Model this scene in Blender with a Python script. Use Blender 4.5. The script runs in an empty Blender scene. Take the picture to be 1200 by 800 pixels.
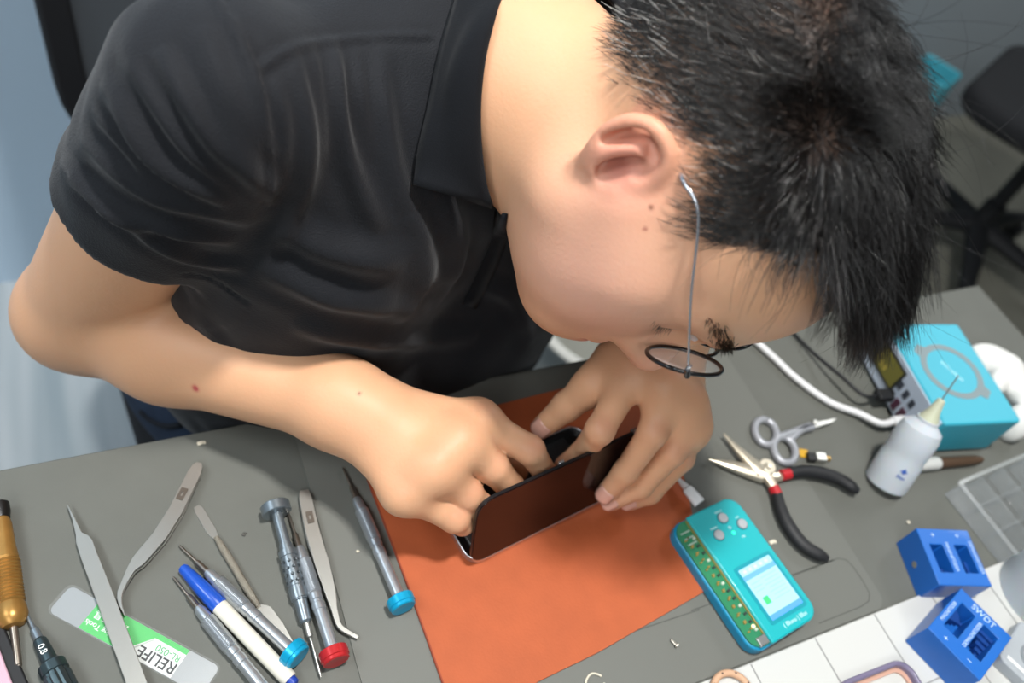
import bpy, bmesh, math, random
import numpy as np
from mathutils import Vector, Matrix
random.seed(7); RNG = np.random.default_rng(11)
SC = bpy.context.scene; COL = SC.collection
PI = math.pi
# ------------------------------------------------------------------ camera (solved from the bench edges)
FPX = 945.632
CM = np.array([[0.90279249, -0.15449763, 0.4013679], [-0.36387973, -0.7718661, 0.5213581], [0.22925369, -0.61672782, -0.75305348]])
CAM = np.array([0, 0, 1.31]); TZ = 0.75
def ray(px, py): return CM @ np.array([(px-600)/FPX, (py-400)/FPX, 1.0])
def at(px, py, z=TZ):
    d = ray(px, py); return CAM + d*(z-CAM[2])/d[2]
def dep(px, py, t): return CAM + ray(px, py)*t
cd = bpy.data.cameras.new('camera'); cam = bpy.data.objects.new('camera', cd); COL.objects.link(cam)
R3 = Matrix([[CM[i][0], -CM[i][1], -CM[i][2]] for i in range(3)])
cam.matrix_world = Matrix.Translation(CAM) @ R3.to_4x4()
cd.sensor_width = 36; cd.lens = FPX/1200*36; cd.clip_start = 0.02; cd.clip_end = 30
cd.dof.use_dof = True; cd.dof.focus_distance = 0.5; cd.dof.aperture_fstop = 4.5
SC.camera = cam
SC.view_settings.view_transform = 'Standard'; SC.view_settings.look = 'None'
SC.view_settings.exposure = -.16; SC.view_settings.gamma = 1; SC.view_settings.use_curve_mapping = False
# ------------------------------------------------------------------ materials
def lin(c):
    if isinstance(c, str): c = [int(c[i:i+2], 16)/255 for i in (0, 2, 4)]
    return tuple(x/12.92 if x <= .04045 else ((x+.055)/1.055)**2.4 for x in c)
def mat(name, col, rough=.5, metal=0., spec=.5, bump=0., bscale=300., trans=0., ior=1.45, alpha=1., emit=None, estr=0., sss=0., var=0., vscale=20., coat=0., sheen=0., aniso=False):
    m = bpy.data.materials.new(name); m.use_nodes = True
    nt = m.node_tree; b = nt.nodes['Principled BSDF']; c = lin(col)
    b.inputs['Base Color'].default_value = (*c, 1); b.inputs['Roughness'].default_value = rough
    b.inputs['Metallic'].default_value = metal; b.inputs['Specular IOR Level'].default_value = spec
    b.inputs['Transmission Weight'].default_value = trans; b.inputs['IOR'].default_value = ior; b.inputs['Alpha'].default_value = alpha
    b.inputs['Coat Weight'].default_value = coat; b.inputs['Sheen Weight'].default_value = sheen
    if emit: b.inputs['Emission Color'].default_value = (*lin(emit), 1); b.inputs['Emission Strength'].default_value = estr
    if sss:
        b.inputs['Subsurface Weight'].default_value = sss; b.inputs['Subsurface Scale'].default_value = .004
        b.inputs['Subsurface Radius'].default_value = (1, .35, .2)
    tc = nt.nodes.new('ShaderNodeTexCoord')
    if var:
        n = nt.nodes.new('ShaderNodeTexNoise'); n.inputs['Scale'].default_value = vscale; n.inputs['Detail'].default_value = 5
        nt.links.new(tc.outputs['Object'], n.inputs['Vector'])
        r = nt.nodes.new('ShaderNodeValToRGB')
        r.color_ramp.elements[0].position = .3; r.color_ramp.elements[1].position = .7
        r.color_ramp.elements[0].color = (*[max(0, x*(1-var)) for x in c], 1); r.color_ramp.elements[1].color = (*[min(1, x*(1+var)) for x in c], 1)
        nt.links.new(n.outputs['Fac'], r.inputs['Fac']); nt.links.new(r.outputs['Color'], b.inputs['Base Color'])
    if bump:
        n = nt.nodes.new('ShaderNodeTexNoise'); n.inputs['Scale'].default_value = bscale; n.inputs['Detail'].default_value = 3
        nt.links.new(tc.outputs['Object'], n.inputs['Vector'])
        bp = nt.nodes.new('ShaderNodeBump'); bp.inputs['Strength'].default_value = bump; bp.inputs['Distance'].default_value = .001
        nt.links.new(n.outputs['Fac'], bp.inputs['Height']); nt.links.new(bp.outputs['Normal'], b.inputs['Normal'])
    return m
# ------------------------------------------------------------------ mesh helpers (every builder returns (verts, faces))
def join(*ms):
    V, F = [], []
    for v, f in ms:
        o = len(V); V += [tuple(p) for p in v]; F += [tuple(i+o for i in q) for q in f]
    return V, F
def xf(m, loc=(0, 0, 0), rot=(0, 0, 0), sc=(1, 1, 1)):
    from mathutils import Euler
    M = Matrix.Translation(loc) @ Euler(rot).to_matrix().to_4x4() @ Matrix.Diagonal((*sc, 1))
    return [tuple(M @ Vector(p)) for p in m[0]], m[1]
def box(x0, x1, y0, y1, z0, z1):
    v = [(x, y, z) for z in (z0, z1) for y in (y0, y1) for x in (x0, x1)]
    return v, [(0, 2, 3, 1), (4, 5, 7, 6), (0, 1, 5, 4), (2, 6, 7, 3), (0, 4, 6, 2), (1, 3, 7, 5)]
def lathe(prof, n=28, axis='y', cap=True):
    # prof: list of (s, r) along the axis
    V, F = [], []
    for s, r in prof:
        for i in range(n):
            a = 2*PI*i/n; c, d = r*math.cos(a), r*math.sin(a)
            V.append((c, s, d) if axis == 'y' else ((c, d, s) if axis == 'z' else (s, c, d)))
    for k in range(len(prof)-1):
        for i in range(n):
            j = (i+1) % n; q = (k*n+i, k*n+j, (k+1)*n+j, (k+1)*n+i)
            F.append(q if axis == 'z' else (q[::-1] if axis == 'y' else q))
    if cap: F += [tuple(range(n)), tuple(range((len(prof)-1)*n, len(prof)*n))]
    return V, F
def tube(path, rad, n=12, flat=None):
    # sweep a circle (or flat ellipse: flat=(w_scale, h_scale)) along a path of points
    P = [Vector(p) for p in path]; V, F = [], []; N = len(P)
    if not hasattr(rad, '__len__'): rad = [rad]*N
    up = Vector((0, 0, 1)); prev = None
    for i, p in enumerate(P):
        t = (P[min(i+1, N-1)]-P[max(i-1, 0)]).normalized()
        if prev is None:
            a = t.cross(up if abs(t.dot(up)) < .95 else Vector((1, 0, 0))).normalized()
        else:
            a = (prev - t*prev.dot(t)).normalized()
        prev = a; b = t.cross(a)
        fw, fh = flat if flat else (1, 1)
        for k in range(n):
            g = 2*PI*k/n; V.append(tuple(p + a*(math.cos(g)*rad[i]*fw) + b*(math.sin(g)*rad[i]*fh)))
    for i in range(N-1):
        for k in range(n):
            j = (k+1) % n; F.append((i*n+k, i*n+j, (i+1)*n+j, (i+1)*n+k))
    F += [tuple(range(n))[::-1], tuple(range((N-1)*n, N*n))]
    return V, F
def catmull(pts, n=8):
    P = [np.array(p, float) for p in pts]; P = [2*P[0]-P[1]]+P+[2*P[-1]-P[-2]]; out = []
    for i in range(1, len(P)-2):
        for k in range(n):
            t = k/n; a, b, c, d = P[i-1:i+3]
            out.append(.5*(2*b+(c-a)*t+(2*a-5*b+4*c-d)*t*t+(3*b-a-3*c+d)*t**3))
    out.append(P[-2]); return [tuple(p) for p in out]
def prism(poly, z0, z1):
    n = len(poly); V = [(x, y, z0) for x, y in poly]+[(x, y, z1) for x, y in poly]
    a = sum(poly[i][0]*poly[(i+1) % n][1]-poly[(i+1) % n][0]*poly[i][1] for i in range(n))
    F = [tuple(range(n))[::-1], tuple(range(n, 2*n))]+[(i, (i+1) % n, (i+1) % n+n, i+n) for i in range(n)]
    if a < 0: F = [f[::-1] for f in F]
    return V, F
def rrect(w, h, r, n=6, cx=0, cy=0):
    out = []
    for sx, sy, a0 in ((1, 1, 0), (-1, 1, PI/2), (-1, -1, PI), (1, -1, 3*PI/2)):
        for k in range(n+1):
            a = a0+PI/2*k/n; out.append((cx+sx*(w/2-r)+r*math.cos(a), cy+sy*(h/2-r)+r*math.sin(a)))
    return out
def ring_prism(outer, inner, z0, z1):
    n = len(outer); V = [(x, y, z) for z in (z0, z1) for P in (outer, inner) for x, y in P]; F = []
    for i in range(n):
        j = (i+1) % n
        F += [(2*n+i, 2*n+j, 3*n+j, 3*n+i), (i, n+i, n+j, j), (i, j, 2*n+j, 2*n+i), (n+i, 3*n+i, 3*n+j, n+j)]
    return V, F
def obj(name, m, material, parent=None, smooth=30, bevel=0, seg=2, loc=None, rotz=None, solid=0, subsurf=0):
    me = bpy.data.meshes.new(name)
    if isinstance(m, bpy.types.Mesh): me = m
    else:
        me.from_pydata([tuple(p) for p in m[0]], [], m[1])
        bm = bmesh.new(); bm.from_mesh(me); bmesh.ops.recalc_face_normals(bm, faces=bm.faces[:]); bm.to_mesh(me); bm.free()
    o = bpy.data.objects.new(name, me); COL.objects.link(o)
    me.materials.clear(); me.materials.append(material)
    if smooth:
        for p in me.polygons: p.use_smooth = True
        if smooth < 180: me.set_sharp_from_angle(angle=math.radians(smooth))
    if solid:
        s = o.modifiers.new('thick', 'SOLIDIFY'); s.thickness = solid; s.offset = 0
    if bevel:
        b = o.modifiers.new('edge', 'BEVEL'); b.width = bevel; b.segments = seg; b.limit_method = 'ANGLE'; b.angle_limit = math.radians(35)
        b.harden_normals = False
    if subsurf:
        s = o.modifiers.new('smooth', 'SUBSURF'); s.levels = subsurf; s.render_levels = subsurf
    if parent: o.parent = parent
    if loc is not None: o.location = loc
    if rotz is not None: o.rotation_euler.z = rotz
    return o
def thing(name, label, cat, loc=(0, 0, 0), rotz=0, group=None):
    o = bpy.data.objects.new(name, None); COL.objects.link(o); o.empty_display_size = .02
    o.location = loc; o.rotation_euler = (0, 0, rotz); return tag(o, label, cat, group)
def tag(o, label, cat, group=None):
    o['label'] = label; o['category'] = cat
    if group: o['group'] = group
    return o
def structure(o): o['kind'] = 'structure'; return o
def text(name, s, size, material, parent, loc, rotz=0, depth=.0002, sx=1, bold=0, rot=None):
    cu = bpy.data.curves.new(name, 'FONT'); cu.body = s; cu.size = size; cu.extrude = depth; cu.align_x = 'CENTER'; cu.align_y = 'CENTER'; cu.offset = bold
    t = bpy.data.objects.new('tmp', cu); COL.objects.link(t); bpy.context.view_layer.update()
    me = bpy.data.meshes.new_from_object(t.evaluated_get(bpy.context.evaluated_depsgraph_get()))
    bpy.data.objects.remove(t)
    o = obj(name, me, material, parent, smooth=0); o.location = loc; o.rotation_euler = rot if rot else (0, 0, rotz); o.scale = (sx, 1, 1); return o
def ang(a, b): return math.atan2(b[1]-a[1], b[0]-a[0])
# ------------------------------------------------------------------ signed-distance modelling: one continuous surface per body / garment
def nrm(v): v = np.array(v, float); return v/np.linalg.norm(v)
class RC:      # tapered limb
    def __init__(s, a, b, ra, rb): s.a = np.array(a, float); s.b = np.array(b, float); s.ra = ra; s.rb = rb; s.ba = s.b-s.a; s.l2 = max(1e-12, s.ba@s.ba)
    def f(s, P):
        q = P-s.a; h = np.clip(q@s.ba/s.l2, 0, 1); d = q-h[:, None]*s.ba
        return np.sqrt(np.einsum('ij,ij->i', d, d))-(s.ra+(s.rb-s.ra)*h)
class EL:      # ellipsoid; rows of A are its axes in world space
    def __init__(s, c, r, A=None): s.c = np.array(c, float); s.r = np.array(r, float); s.A = np.eye(3) if A is None else np.array(A, float)
    def f(s, P):
        q = (P-s.c)@s.A.T; a = q/s.r; k0 = np.sqrt(np.einsum('ij,ij->i', a, a)); b = a/s.r
        k1 = np.sqrt(np.einsum('ij,ij->i', b, b))+1e-12; return k0*(k0-1)/k1
class PL:      # half space n.(p-c) < 0
    def __init__(s, c, n): s.c = np.array(c, float); s.n = nrm(n)
    def f(s, P): return (P-s.c)@s.n
class U:       # smooth union; hard=True keeps neighbours apart
    def __init__(s, k, *ch): s.k = k; s.ch = ch
class HAND:    # every finger blends into the palm but never into its neighbour
    def __init__(s, k, palm, fingers): s.k = k; s.palm = palm; s.fingers = fingers
class SUB:
    def __init__(s, k, a, *bs): s.k = k; s.a = a; s.bs = bs
class INT:
    def __init__(s, k, a, *bs): s.k = k; s.a = a; s.bs = bs
def smin(a, b, k):
    if a is None: return b
    if b is None: return a
    if k <= 0: return np.minimum(a, b)
    h = np.maximum(k-np.abs(a-b), 0)/k; return np.minimum(a, b)-h*h*k*.25
def ev(n, P, cull=None):
    if isinstance(n, (RC, EL, PL)):
        if cull is not None and not isinstance(n, PL):
            if n.D[cull[0]] > cull[1]: return None
        return n.f(P)
    if isinstance(n, U):
        r = None
        for c in n.ch: r = smin(r, ev(c, P, cull), n.k)
        return r
    if isinstance(n, HAND):
        p = ev(n.palm, P, cull); r = p
        for c in n.fingers:
            v = ev(c, P, cull)
            if v is not None: r = smin(r, smin(p, v, n.k), 0)
        return r
    a = ev(n.a, P, cull)
    if a is None: return None
    for b in n.bs:
        v = ev(b, P, cull)
        if v is None: continue
        a = -smin(-a, v if isinstance(n, SUB) else -v, n.k)
    return a
def leaves(n):
    if isinstance(n, (RC, EL, PL)): return [n]
    if isinstance(n, U): return sum([leaves(c) for c in n.ch], [])
    if isinstance(n, HAND): return leaves(n.palm)+sum([leaves(c) for c in n.fingers], [])
    return leaves(n.a)+sum([leaves(c) for c in n.bs], [])
def mesh_sdf(root, h, margin=.06, relax=1):
    lv = [l for l in leaves(root) if not isinstance(l, PL)]
    lo = np.full(3, 9.); hi = np.full(3, -9.)
    for l in lv:
        pts = [(l.a, l.ra), (l.b, l.rb)] if isinstance(l, RC) else [(l.c, l.r.max())]
        for c, r in pts: lo = np.minimum(lo, c-r-.01); hi = np.maximum(hi, c+r+.01)
    B = 12; n = np.ceil((hi-lo)/(h*B)).astype(int)
    idx = np.stack(np.meshgrid(*[np.arange(k) for k in n], indexing='ij'), -1).reshape(-1, 3)
    ctr = lo+(idx+.5)*h*B; hd = h*B*.8661
    for l in lv: l.D = l.f(ctr)
    d = ev(root, ctr); keep = np.abs(d) < hd*1.6+.006
    idx = idx[keep]
    for l in lv: l.D = l.D[keep]
    g = np.arange(B+1); off = np.stack(np.meshgrid(g, g, g, indexing='ij'), -1).reshape(-1, 3)
    VAL = np.empty((len(idx), (B+1)**3), np.float32)
    for i, b in enumerate(idx):
        v = ev(root, lo+(b*B+off)*h, (i, hd*1.1+margin)); VAL[i] = 1. if v is None else v
    VAL = VAL.reshape(-1, B+1, B+1, B+1); ins = VAL < 0
    cnt = np.zeros((len(idx), B, B, B), np.int8); S = [(a, b, c) for a in (0, 1) for b in (0, 1) for c in (0, 1)]
    for a, b, c in S: cnt += ins[:, a:a+B, b:b+B, c:c+B]
    act = np.argwhere((cnt > 0) & (cnt < 8)); bi = act[:, 0]; ci = act[:, 1:]
    corner = {s: VAL[bi, ci[:, 0]+s[0], ci[:, 1]+s[1], ci[:, 2]+s[2]] for s in S}
    acc = np.zeros((len(act), 3)); num = np.zeros(len(act))
    for s in S:
        for ax in range(3):
            if s[ax]: continue
            t = list(s); t[ax] = 1; t = tuple(t); va, vb = corner[s], corner[t]; cr = (va < 0) != (vb < 0)
            w = np.where(cr, va/np.where(cr, va-vb, 1), 0); p = np.tile(np.array(s, float), (len(act), 1)); p[:, ax] += w
            acc[cr] += p[cr]; num[cr] += 1
    G = idx[bi]*B+ci; V = lo+(G+acc/num[:, None])*h
    NN = n*B+3; key = lambda q: ((q[:, 0]+1)*NN[1]+(q[:, 1]+1))*NN[2]+(q[:, 2]+1)
    kk = key(G); order = np.argsort(kk); ks = kk[order]
    quads = []
    for ax in range(3):
        sl0 = [slice(0, B)]*3; sl1 = list(sl0); sl1[ax] = slice(1, B+1)
        a = ins[(slice(None), *sl0)]; b = ins[(slice(None), *sl1)]
        e = np.argwhere(a != b); base = idx[e[:, 0]]*B+e[:, 1:]; flip = a[tuple(e.T)]
        u, w = (ax+1) % 3, (ax+2) % 3; q = []
        for du, dw in ((-1, -1), (0, -1), (0, 0), (-1, 0)):
            c = base.copy(); c[:, u] += du; c[:, w] += dw; k = key(c)
            p = np.clip(np.searchsorted(ks, k), 0, len(ks)-1); q.append(np.where(ks[p] == k, order[p], -1))
        q = np.stack(q, 1); ok = (q >= 0).all(1); q = q[ok]; fl = flip[ok]
        q[~fl] = q[~fl][:, ::-1]; quads.append(q)
    F = np.concatenate(quads)
    for _ in range(relax):
        sm = np.zeros_like(V); ct = np.zeros(len(V))
        for k in range(4):
            a, b = F[:, k], F[:, (k+1) % 4]
            for c in range(3): sm[:, c] += np.bincount(a, V[b, c], len(V))+np.bincount(b, V[a, c], len(V))
            ct += np.bincount(a, minlength=len(V))+np.bincount(b, minlength=len(V))
        V = V*.5+.5*sm/np.maximum(ct, 1)[:, None]
    return V, F
def vnormals(V, F):
    a = np.cross(V[F[:, 2]]-V[F[:, 0]], V[F[:, 3]]-V[F[:, 1]]); N = np.zeros_like(V)
    for k in range(4):
        for c in range(3): N[:, c] += np.bincount(F[:, k], a[:, c], len(V))
    return N/(np.linalg.norm(N, axis=1)[:, None]+1e-12)
def fast_mesh(name, V, F):
    me = bpy.data.meshes.new(name); k = F.shape[1]
    me.vertices.add(len(V)); me.vertices.foreach_set('co', np.asarray(V, np.float32).ravel())
    me.loops.add(F.size); me.loops.foreach_set('vertex_index', F.astype(np.int32).ravel())
    me.polygons.add(len(F)); me.polygons.foreach_set('loop_start', np.arange(0, F.size, k, dtype=np.int32))
    me.update(calc_edges=True); me.validate(); me.polygons.foreach_set('use_smooth', np.ones(len(me.polygons), bool)); return me
def fast_obj(name, V, F, m, parent):
    me = fast_mesh(name, V, F); o = bpy.data.objects.new(name, me); COL.objects.link(o); me.materials.append(m); o.parent = parent; return o
# ------------------------------------------------------------------ head frame: right, forward, up
HC = np.array([.289, .287, 1.039])
HR, HF, HU = np.array([-.821, -.436, .359]), np.array([-.005, -.628, -.773]), np.array([.567, -.641, .517])
HR = nrm(HR); HF = nrm(HF-HR*(HF@HR)); HU = nrm(np.cross(HR, HF)); HA = np.array([HR, HF, HU])
def H(r, f, u): return HC+r*HR+f*HF+u*HU
def hel(r, f, u, a, b, c, A=None): return EL(H(r, f, u), (a, b, c), HA if A is None else A)
def hrc(p, q, ra, rb): return RC(H(*p), H(*q), ra, rb)
def both(fn): return [fn(1), fn(-1)]
head = U(.03,
    hel(0, -.012, .036, .0765, .098, .086), hel(0, .042, .040, .062, .052, .058), hel(0, .028, -.024, .061, .064, .062),
    *both(lambda s: hel(.039*s, .052, -.030, .030, .032, .038)), *both(lambda s: hrc((.053*s, .048, -.006), (.060*s, .015, -.004), .014, .014)),
    *both(lambda s: hrc((.050*s, .008, -.045), (.017*s, .066, -.068), .022, .019)),
    hel(0, .028, -.062, .044, .046, .026), hel(0, .077, -.071, .020, .016, .015), hel(0, .070, -.050, .031, .026, .030))
brow = U(.014, head, *both(lambda s: hrc((.046*s, .070, .033), (.012*s, .088, .031), .009, .010)),
    hrc((0, .086, .024), (0, .106, -.010), .0075, .0095), hel(0, .110, -.017, .0125, .012, .0115), *both(lambda s: hel(.014*s, .096, -.021, .0080, .0100, .0080)))
face = SUB(.014, brow, *both(lambda s: hel(.031*s, .096, .013, .019, .013, .009)))
face = U(.006, face, *both(lambda s: hel(.031*s, .0725, .014, .0135, .0135, .0125)),
    hel(0, .0965, -.0445, .021, .0085, .0055), hel(0, .0945, -.0565, .018, .0085, .0065))
face = SUB(.004, face, hrc((-.023, .098, -.0502), (0, .1065, -.0500), .0012, .0016), hrc((.023, .098, -.0502), (0, .1065, -.0500), .0012, .0016),
    *both(lambda s: hel(.0075*s, .100, -.0285, .0038, .005, .004)))
def ear(s):
    # (o: outward-back, t: along the ear, n: off the ear plate) -> head frame
    eo = np.array([.27*s, -.95, -.10]); et = np.array([.04*s, -.20, .975]); en = np.array([.95*s, .27, .12])
    B = np.array([.0690*s, .004, -.001])
    def q(o, t, n=0): v = B+o*1.0*eo+t*.86*et+n*1.25*en; return H(*v)
    wv_ = lambda v: v[0]*HR+v[1]*HF+v[2]*HU
    a1 = nrm(wv_(eo)); a2 = wv_(et); a2 = nrm(a2-a1*(a2@a1)); AX = np.array([a1, a2, np.cross(a1, a2)])
    def ch(k, pts, r):
        pts = catmull(pts, 3); return U(k, *[RC(q(*pts[i]), q(*pts[i+1]), r, r) for i in range(len(pts)-1)])
    plate = U(.006, EL(q(.013, .004, -.003), (.019, .026, .0035), AX), EL(q(.010, -.022, -.001), (.0125, .0125, .0045), AX), RC(q(.002, -.02, -.004), q(.004, .018, -.006), .006, .007))
    helix = ch(.003, [(.006, .003, .001), (.001, .012, .003), (.004, .024, .004), (.014, .0315, .004), (.026, .0275, .004), (.033, .015, .003), (.0325, 0, .002), (.027, -.012, .002), (.019, -.022, .001)], .0036)
    anti = ch(.004, [(.015, -.015, .002), (.0215, -.006, .003), (.0225, .005, .003), (.019, .014, .002), (.012, .020, .001)], .0036)
    trag = U(.004, EL(q(.0005, -.005, .003), (.0055, .0065, .005), AX), RC(q(.006, -.0155, .001), q(.014, -.016, .002), .0042, .0042))
    e = U(.004, plate, helix, anti, trag)
    return SUB(.004, e, EL(q(.0105, -.004, -.001), (.0085, .0105, .013), AX), EL(q(.010, .011, .003), (.0065, .0055, .006), AX), EL(q(.0275, .008, .004), (.0030, .013, .0045), AX), EL(q(.016, .023, .003), (.006, .0035, .004), AX), EL(q(.0055, -.006, -.004), (.004, .005, .008), AX))
HB = H(0, -.028, -.055); NK = dep(592, 92, .515); C7 = dep(530, 62, .56)
SR = dep(257, 116, .432); ER = at(95, 366, .778); WR = at(398, 472, .832)
SL = np.array([.372, .485, .995])
# ------------------------------------------------------------------ hands: joints in world space
PA = at(556, 660, .757); PU = nrm([.985, .175, 0]); PV = np.array([-PU[1], PU[0], 0])
def PH(a, c, z): return np.array([PA[0], PA[1], 0])+a*PU+c*PV+np.array([0, 0, z])
def finger(js, rs, k=.004, pad=True): return U(k, *[RC(js[i], js[i+1], rs[i], rs[i+1]) for i in range(len(js)-1)])
def hand(W, mcps, fingers, thumb, thk=.013):
    tm, tr = thumb
    kn = [RC(m, m+np.array([0, 0, .0015]), .0125, .0115) for m in mcps]
    pal = U(.016, *[RC(W, m, .021, thk) for m in mcps], *[RC(mcps[i], mcps[i+1], .0125, .0125) for i in range(3)],
        RC(W*.45+tm[0]*.55, tm[1]*.5+mcps[0]*.5, .017, .010), RC(tm[0], tm[1], .019, .0135))
    return HAND(.010, U(.008, pal, *kn), [finger(j, r) for j, r in fingers]+[finger(tm[1:], tr)])
m_i, m_m, m_r, m_p = at(560, 494, .838), at(537, 519, .843), at(509, 547, .838), at(474, 575, .822)
RFING = [([m_i, at(621, 527, .830), at(640, 556, .802), PH(.072, .026, .777)], [.0125, .0105, .0088, .0075]),
         ([m_m, at(577, 547, .824), at(599, 571, .803), PH(.045, .0215, .780)], [.0130, .0116, .0098, .0080]),
         ([m_r, at(547, 579, .815), at(562, 592, .801), PH(.012, .0215, .778)], [.0126, .0112, .0092, .0076]),
         ([m_p, at(533, 606, .803), at(542, 612, .791), PH(.001, .027, .775)], [.0115, .0105, .0088, .0072])]
RTH = ([np.array([.140, .297, .812]), np.array([.185, .286, .800]), PH(.047, .062, .788), PH(.062, .045, .774)], [.0125, .0105, .0085])
l_i, l_m, l_r, l_p = at(741, 437, .862), at(777, 452, .866), at(800, 474, .857), at(808, 500, .842)
LFING = [([l_i, at(703, 504, .846), at(681, 531, .803), PH(.095, .031, .784)], [.0125, .0105, .0088, .0076]),
         ([l_m, at(765, 507, .846), at(733, 553, .806), at(712, 576, .783)], [.0125, .0108, .0095, .0082]),
         ([l_r, at(787, 530, .829), at(751, 570, .792), at(717, 587, .773)], [.0122, .0105, .009, .0076]),
         ([l_p, at(799, 537, .813), at(762, 578, .779), at(738, 588, .768)], [.0115, .0095, .0082, .007])]
LTH = ([at(722, 425, .855), at(694, 452, .842), at(664, 476, .820), at(637, 499, .798)], [.0135, .0115, .009])
WL = dep(786, 388, .665); EL_ = np.array([.470, .480, .800])
armR = U(.02, RC(SR, ER, .050, .044), RC(ER, ER*.62+WR*.38, .0415, .0415), RC(ER*.62+WR*.38, WR, .0415, .0285), RC(WR, WR*.7+m_m*.3, .0285, .024))
armL = U(.02, RC(SL, EL_, .056, .045), RC(EL_, EL_*.62+WL*.38, .042, .041), RC(EL_*.62+WL*.38, WL, .041, .0275), RC(WL, WL*.7+l_m*.3, .0275, .023))
neck = U(.03, RC(HB, NK, .058, .062), RC(NK, C7, .062, .064), RC(H(0, .020, -.058), NK-HU*.01, .034, .046))
FW = nrm([.31, -.95, 0]); LT = nrm([-.95, -.31, 0])
CB = C7-np.array([0, -.015, .055])
torso = U(.03, RC(C7, CB, .055, .055), RC(CB, SR+np.array([.01, .006, -.012]), .052, .036), RC(CB, SL, .052, .038), RC([.14, .46, .90], [.13, .50, .72], .075, .09), RC([.27, .50, .90], [.25, .53, .72], .075, .09))
NEC = U(.025, face, neck)
bodyT = U(.018, torso, U(.004, NEC, ear(1), ear(-1)), U(.012, armR, hand(WR, [m_i, m_m, m_r, m_p], RFING, RTH)), U(.012, armL, hand(WL, [l_i, l_m, l_r, l_p], LFING, LTH)))
BV, BF = mesh_sdf(bodyT, .0016)
hemc_trunk = U(.045, RC(C7*.72+NK*.28, C7, .062, .070), RC(C7, C7-np.array([0, -.015, .09]), .078, .08), RC(C7-np.array([0, -.015, .022]), SR+np.array([.012, .005, -.006]), .074, .052))
sst_ = lambda a, b, x: (lambda t: t*t*(3-2*t))(np.clip((x-a)/(b-a), 0, 1))
BN = vnormals(BV, BF); nax = C7-NK; qn = (BV-NK)@nax/(nax@nax); sel = np.where((qn > -.50) & (np.linalg.norm(BV-C7, axis=1) < .15))[0]
dt = ev(hemc_trunk, BV[sel]); BV[sel] -= BN[sel]*(np.clip(dt+.008, 0, .05)*sst_(-.50, -.36, qn[sel]))[:, None]; BN = vnormals(BV, BF)
# skin colouring (own colour of lips, ears, knuckles, shaved scalp, plus painted shade in the ear hollows)
def loc(P): q = P-HC; return q@HR, q@HF, q@HU
def sst(a, b, x): t = np.clip((x-a)/(b-a), 0, 1); return t*t*(3-2*t)
def hair_density(r, f, u):
    # 1 = full hair, 0 = bare skin; hairline height over the side view of the head
    line = np.interp(f, [-.095, -.083, -.0615, -.0476, -.032, -.018, -.013, .0012, .0137, .0209, .029, .0335, .0375, .053, .065, .085],
                     [-.045, -.036, -.028, -.0147, .0015, .022, .0326, .0265, .0205, .0190, .024, .048, .088, .0965, .0995, .112])
    w = np.interp(f, [-.1, 0, .030, .045, .06], [.040, .040, .038, .018, .010])
    return sst(0, 1, (u-line)/w)
hr, hf, hu = loc(BV)
nearhead = np.linalg.norm(BV-HC, axis=1) < .17
den = np.where(nearhead, hair_density(hr, hf, hu), 0)
SKIN = np.array(lin('D9A681')); tint = np.tile(SKIN, (len(BV), 1))
def blend(w, c): 
    global tint
    tint = tint*(1-w[:, None])+np.array(lin(c))*w[:, None]
def blob(c, rad): return np.exp(-((BV-np.array(c))**2).sum(1)/rad**2)
blend(np.where(nearhead, .55*sst(.25, -.05, hu*3+.12)*0+.30*blob(H(.05, .06, -.03), .045)+.30*blob(H(-.05, .06, -.03), .045), 0), 'D9988A')
for s in (1, -1): blend(np.clip(.75*blob(H(.083*s, -.012, .004), .028)*(np.abs(hr) > .068), 0, 1), 'D68876')
for s in (1, -1): blend(np.clip(.8*blob(H(.070*s, -.006, -.003), .0095), 0, 1), 'A8584A')  # ear hollow: redder skin, with the shade of the recess put into the tint
blend(np.clip(1.1*blob(H(0, .100, -.0445), .010)+.9*blob(H(.013, .097, -.050), .010)+.9*blob(H(-.013, .097, -.050), .010)+.8*blob(H(0, .100, -.057), .010), 0, .9), 'B8665C')
blend(.55*blob(H(0, .110, -.017), .018), 'DB9488')
blend(np.where(nearhead, .45*blob(H(.066, .045, -.02), .055), 0), 'E0AA9C')
for j in (m_i, m_m, m_r, m_p, l_i, l_m, l_r, l_p): blend(.42*blob(j+np.array([0, 0, .012]), .010), 'C98468')
for fg in RFING+LFING: blend(.50*blob(fg[0][1]+np.array([0, -.002, .008]), .009), 'C4836A'); blend(.35*blob(fg[0][3], .011), 'D5917C')
scal = np.where(nearhead & (np.abs(hr) < .0785), den, 0)
for s in (1, -1): scal *= 1-np.clip(1.6*blob(H(.080*s, -.010, .004), .024), 0, 1)
blend(np.clip(scal**1.4*(.70+.24*sst(.04, .085, hu)), 0, 1), '2A211E')
def skin_hit(px, py):
    from mathutils.bvhtree import BVHTree
    d = ray(px, py); return bvh_body.ray_cast(Vector(CAM), Vector(d).normalized())
from mathutils.bvhtree import BVHTree
bvh_body = BVHTree.FromPolygons(BV.tolist(), BF.tolist())
for px, py, rad, c in ((229, 455, .0022, 'B8434A'), (421, 461, .0011, '7A4A38'), (763, 243, .0011, '7A4A38'), (756, 268, .0009, 'A05A4A')):
    hh = skin_hit(px, py)
    if hh[0] is not None: blend(np.clip(1.4*blob(hh[0], rad), 0, .9), c)
person = thing('person', 'person in black polo shirt and round glasses bent over the bench repairing a phone', 'person', (0.2, .6, 0))
PO = -np.array([0.2, .6, 0])     # children are written in world space, the Empty stands on the floor
mskin = mat('skin', 'DDB08E', rough=.48, sss=.18, spec=.4, bump=.16, bscale=420)
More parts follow.
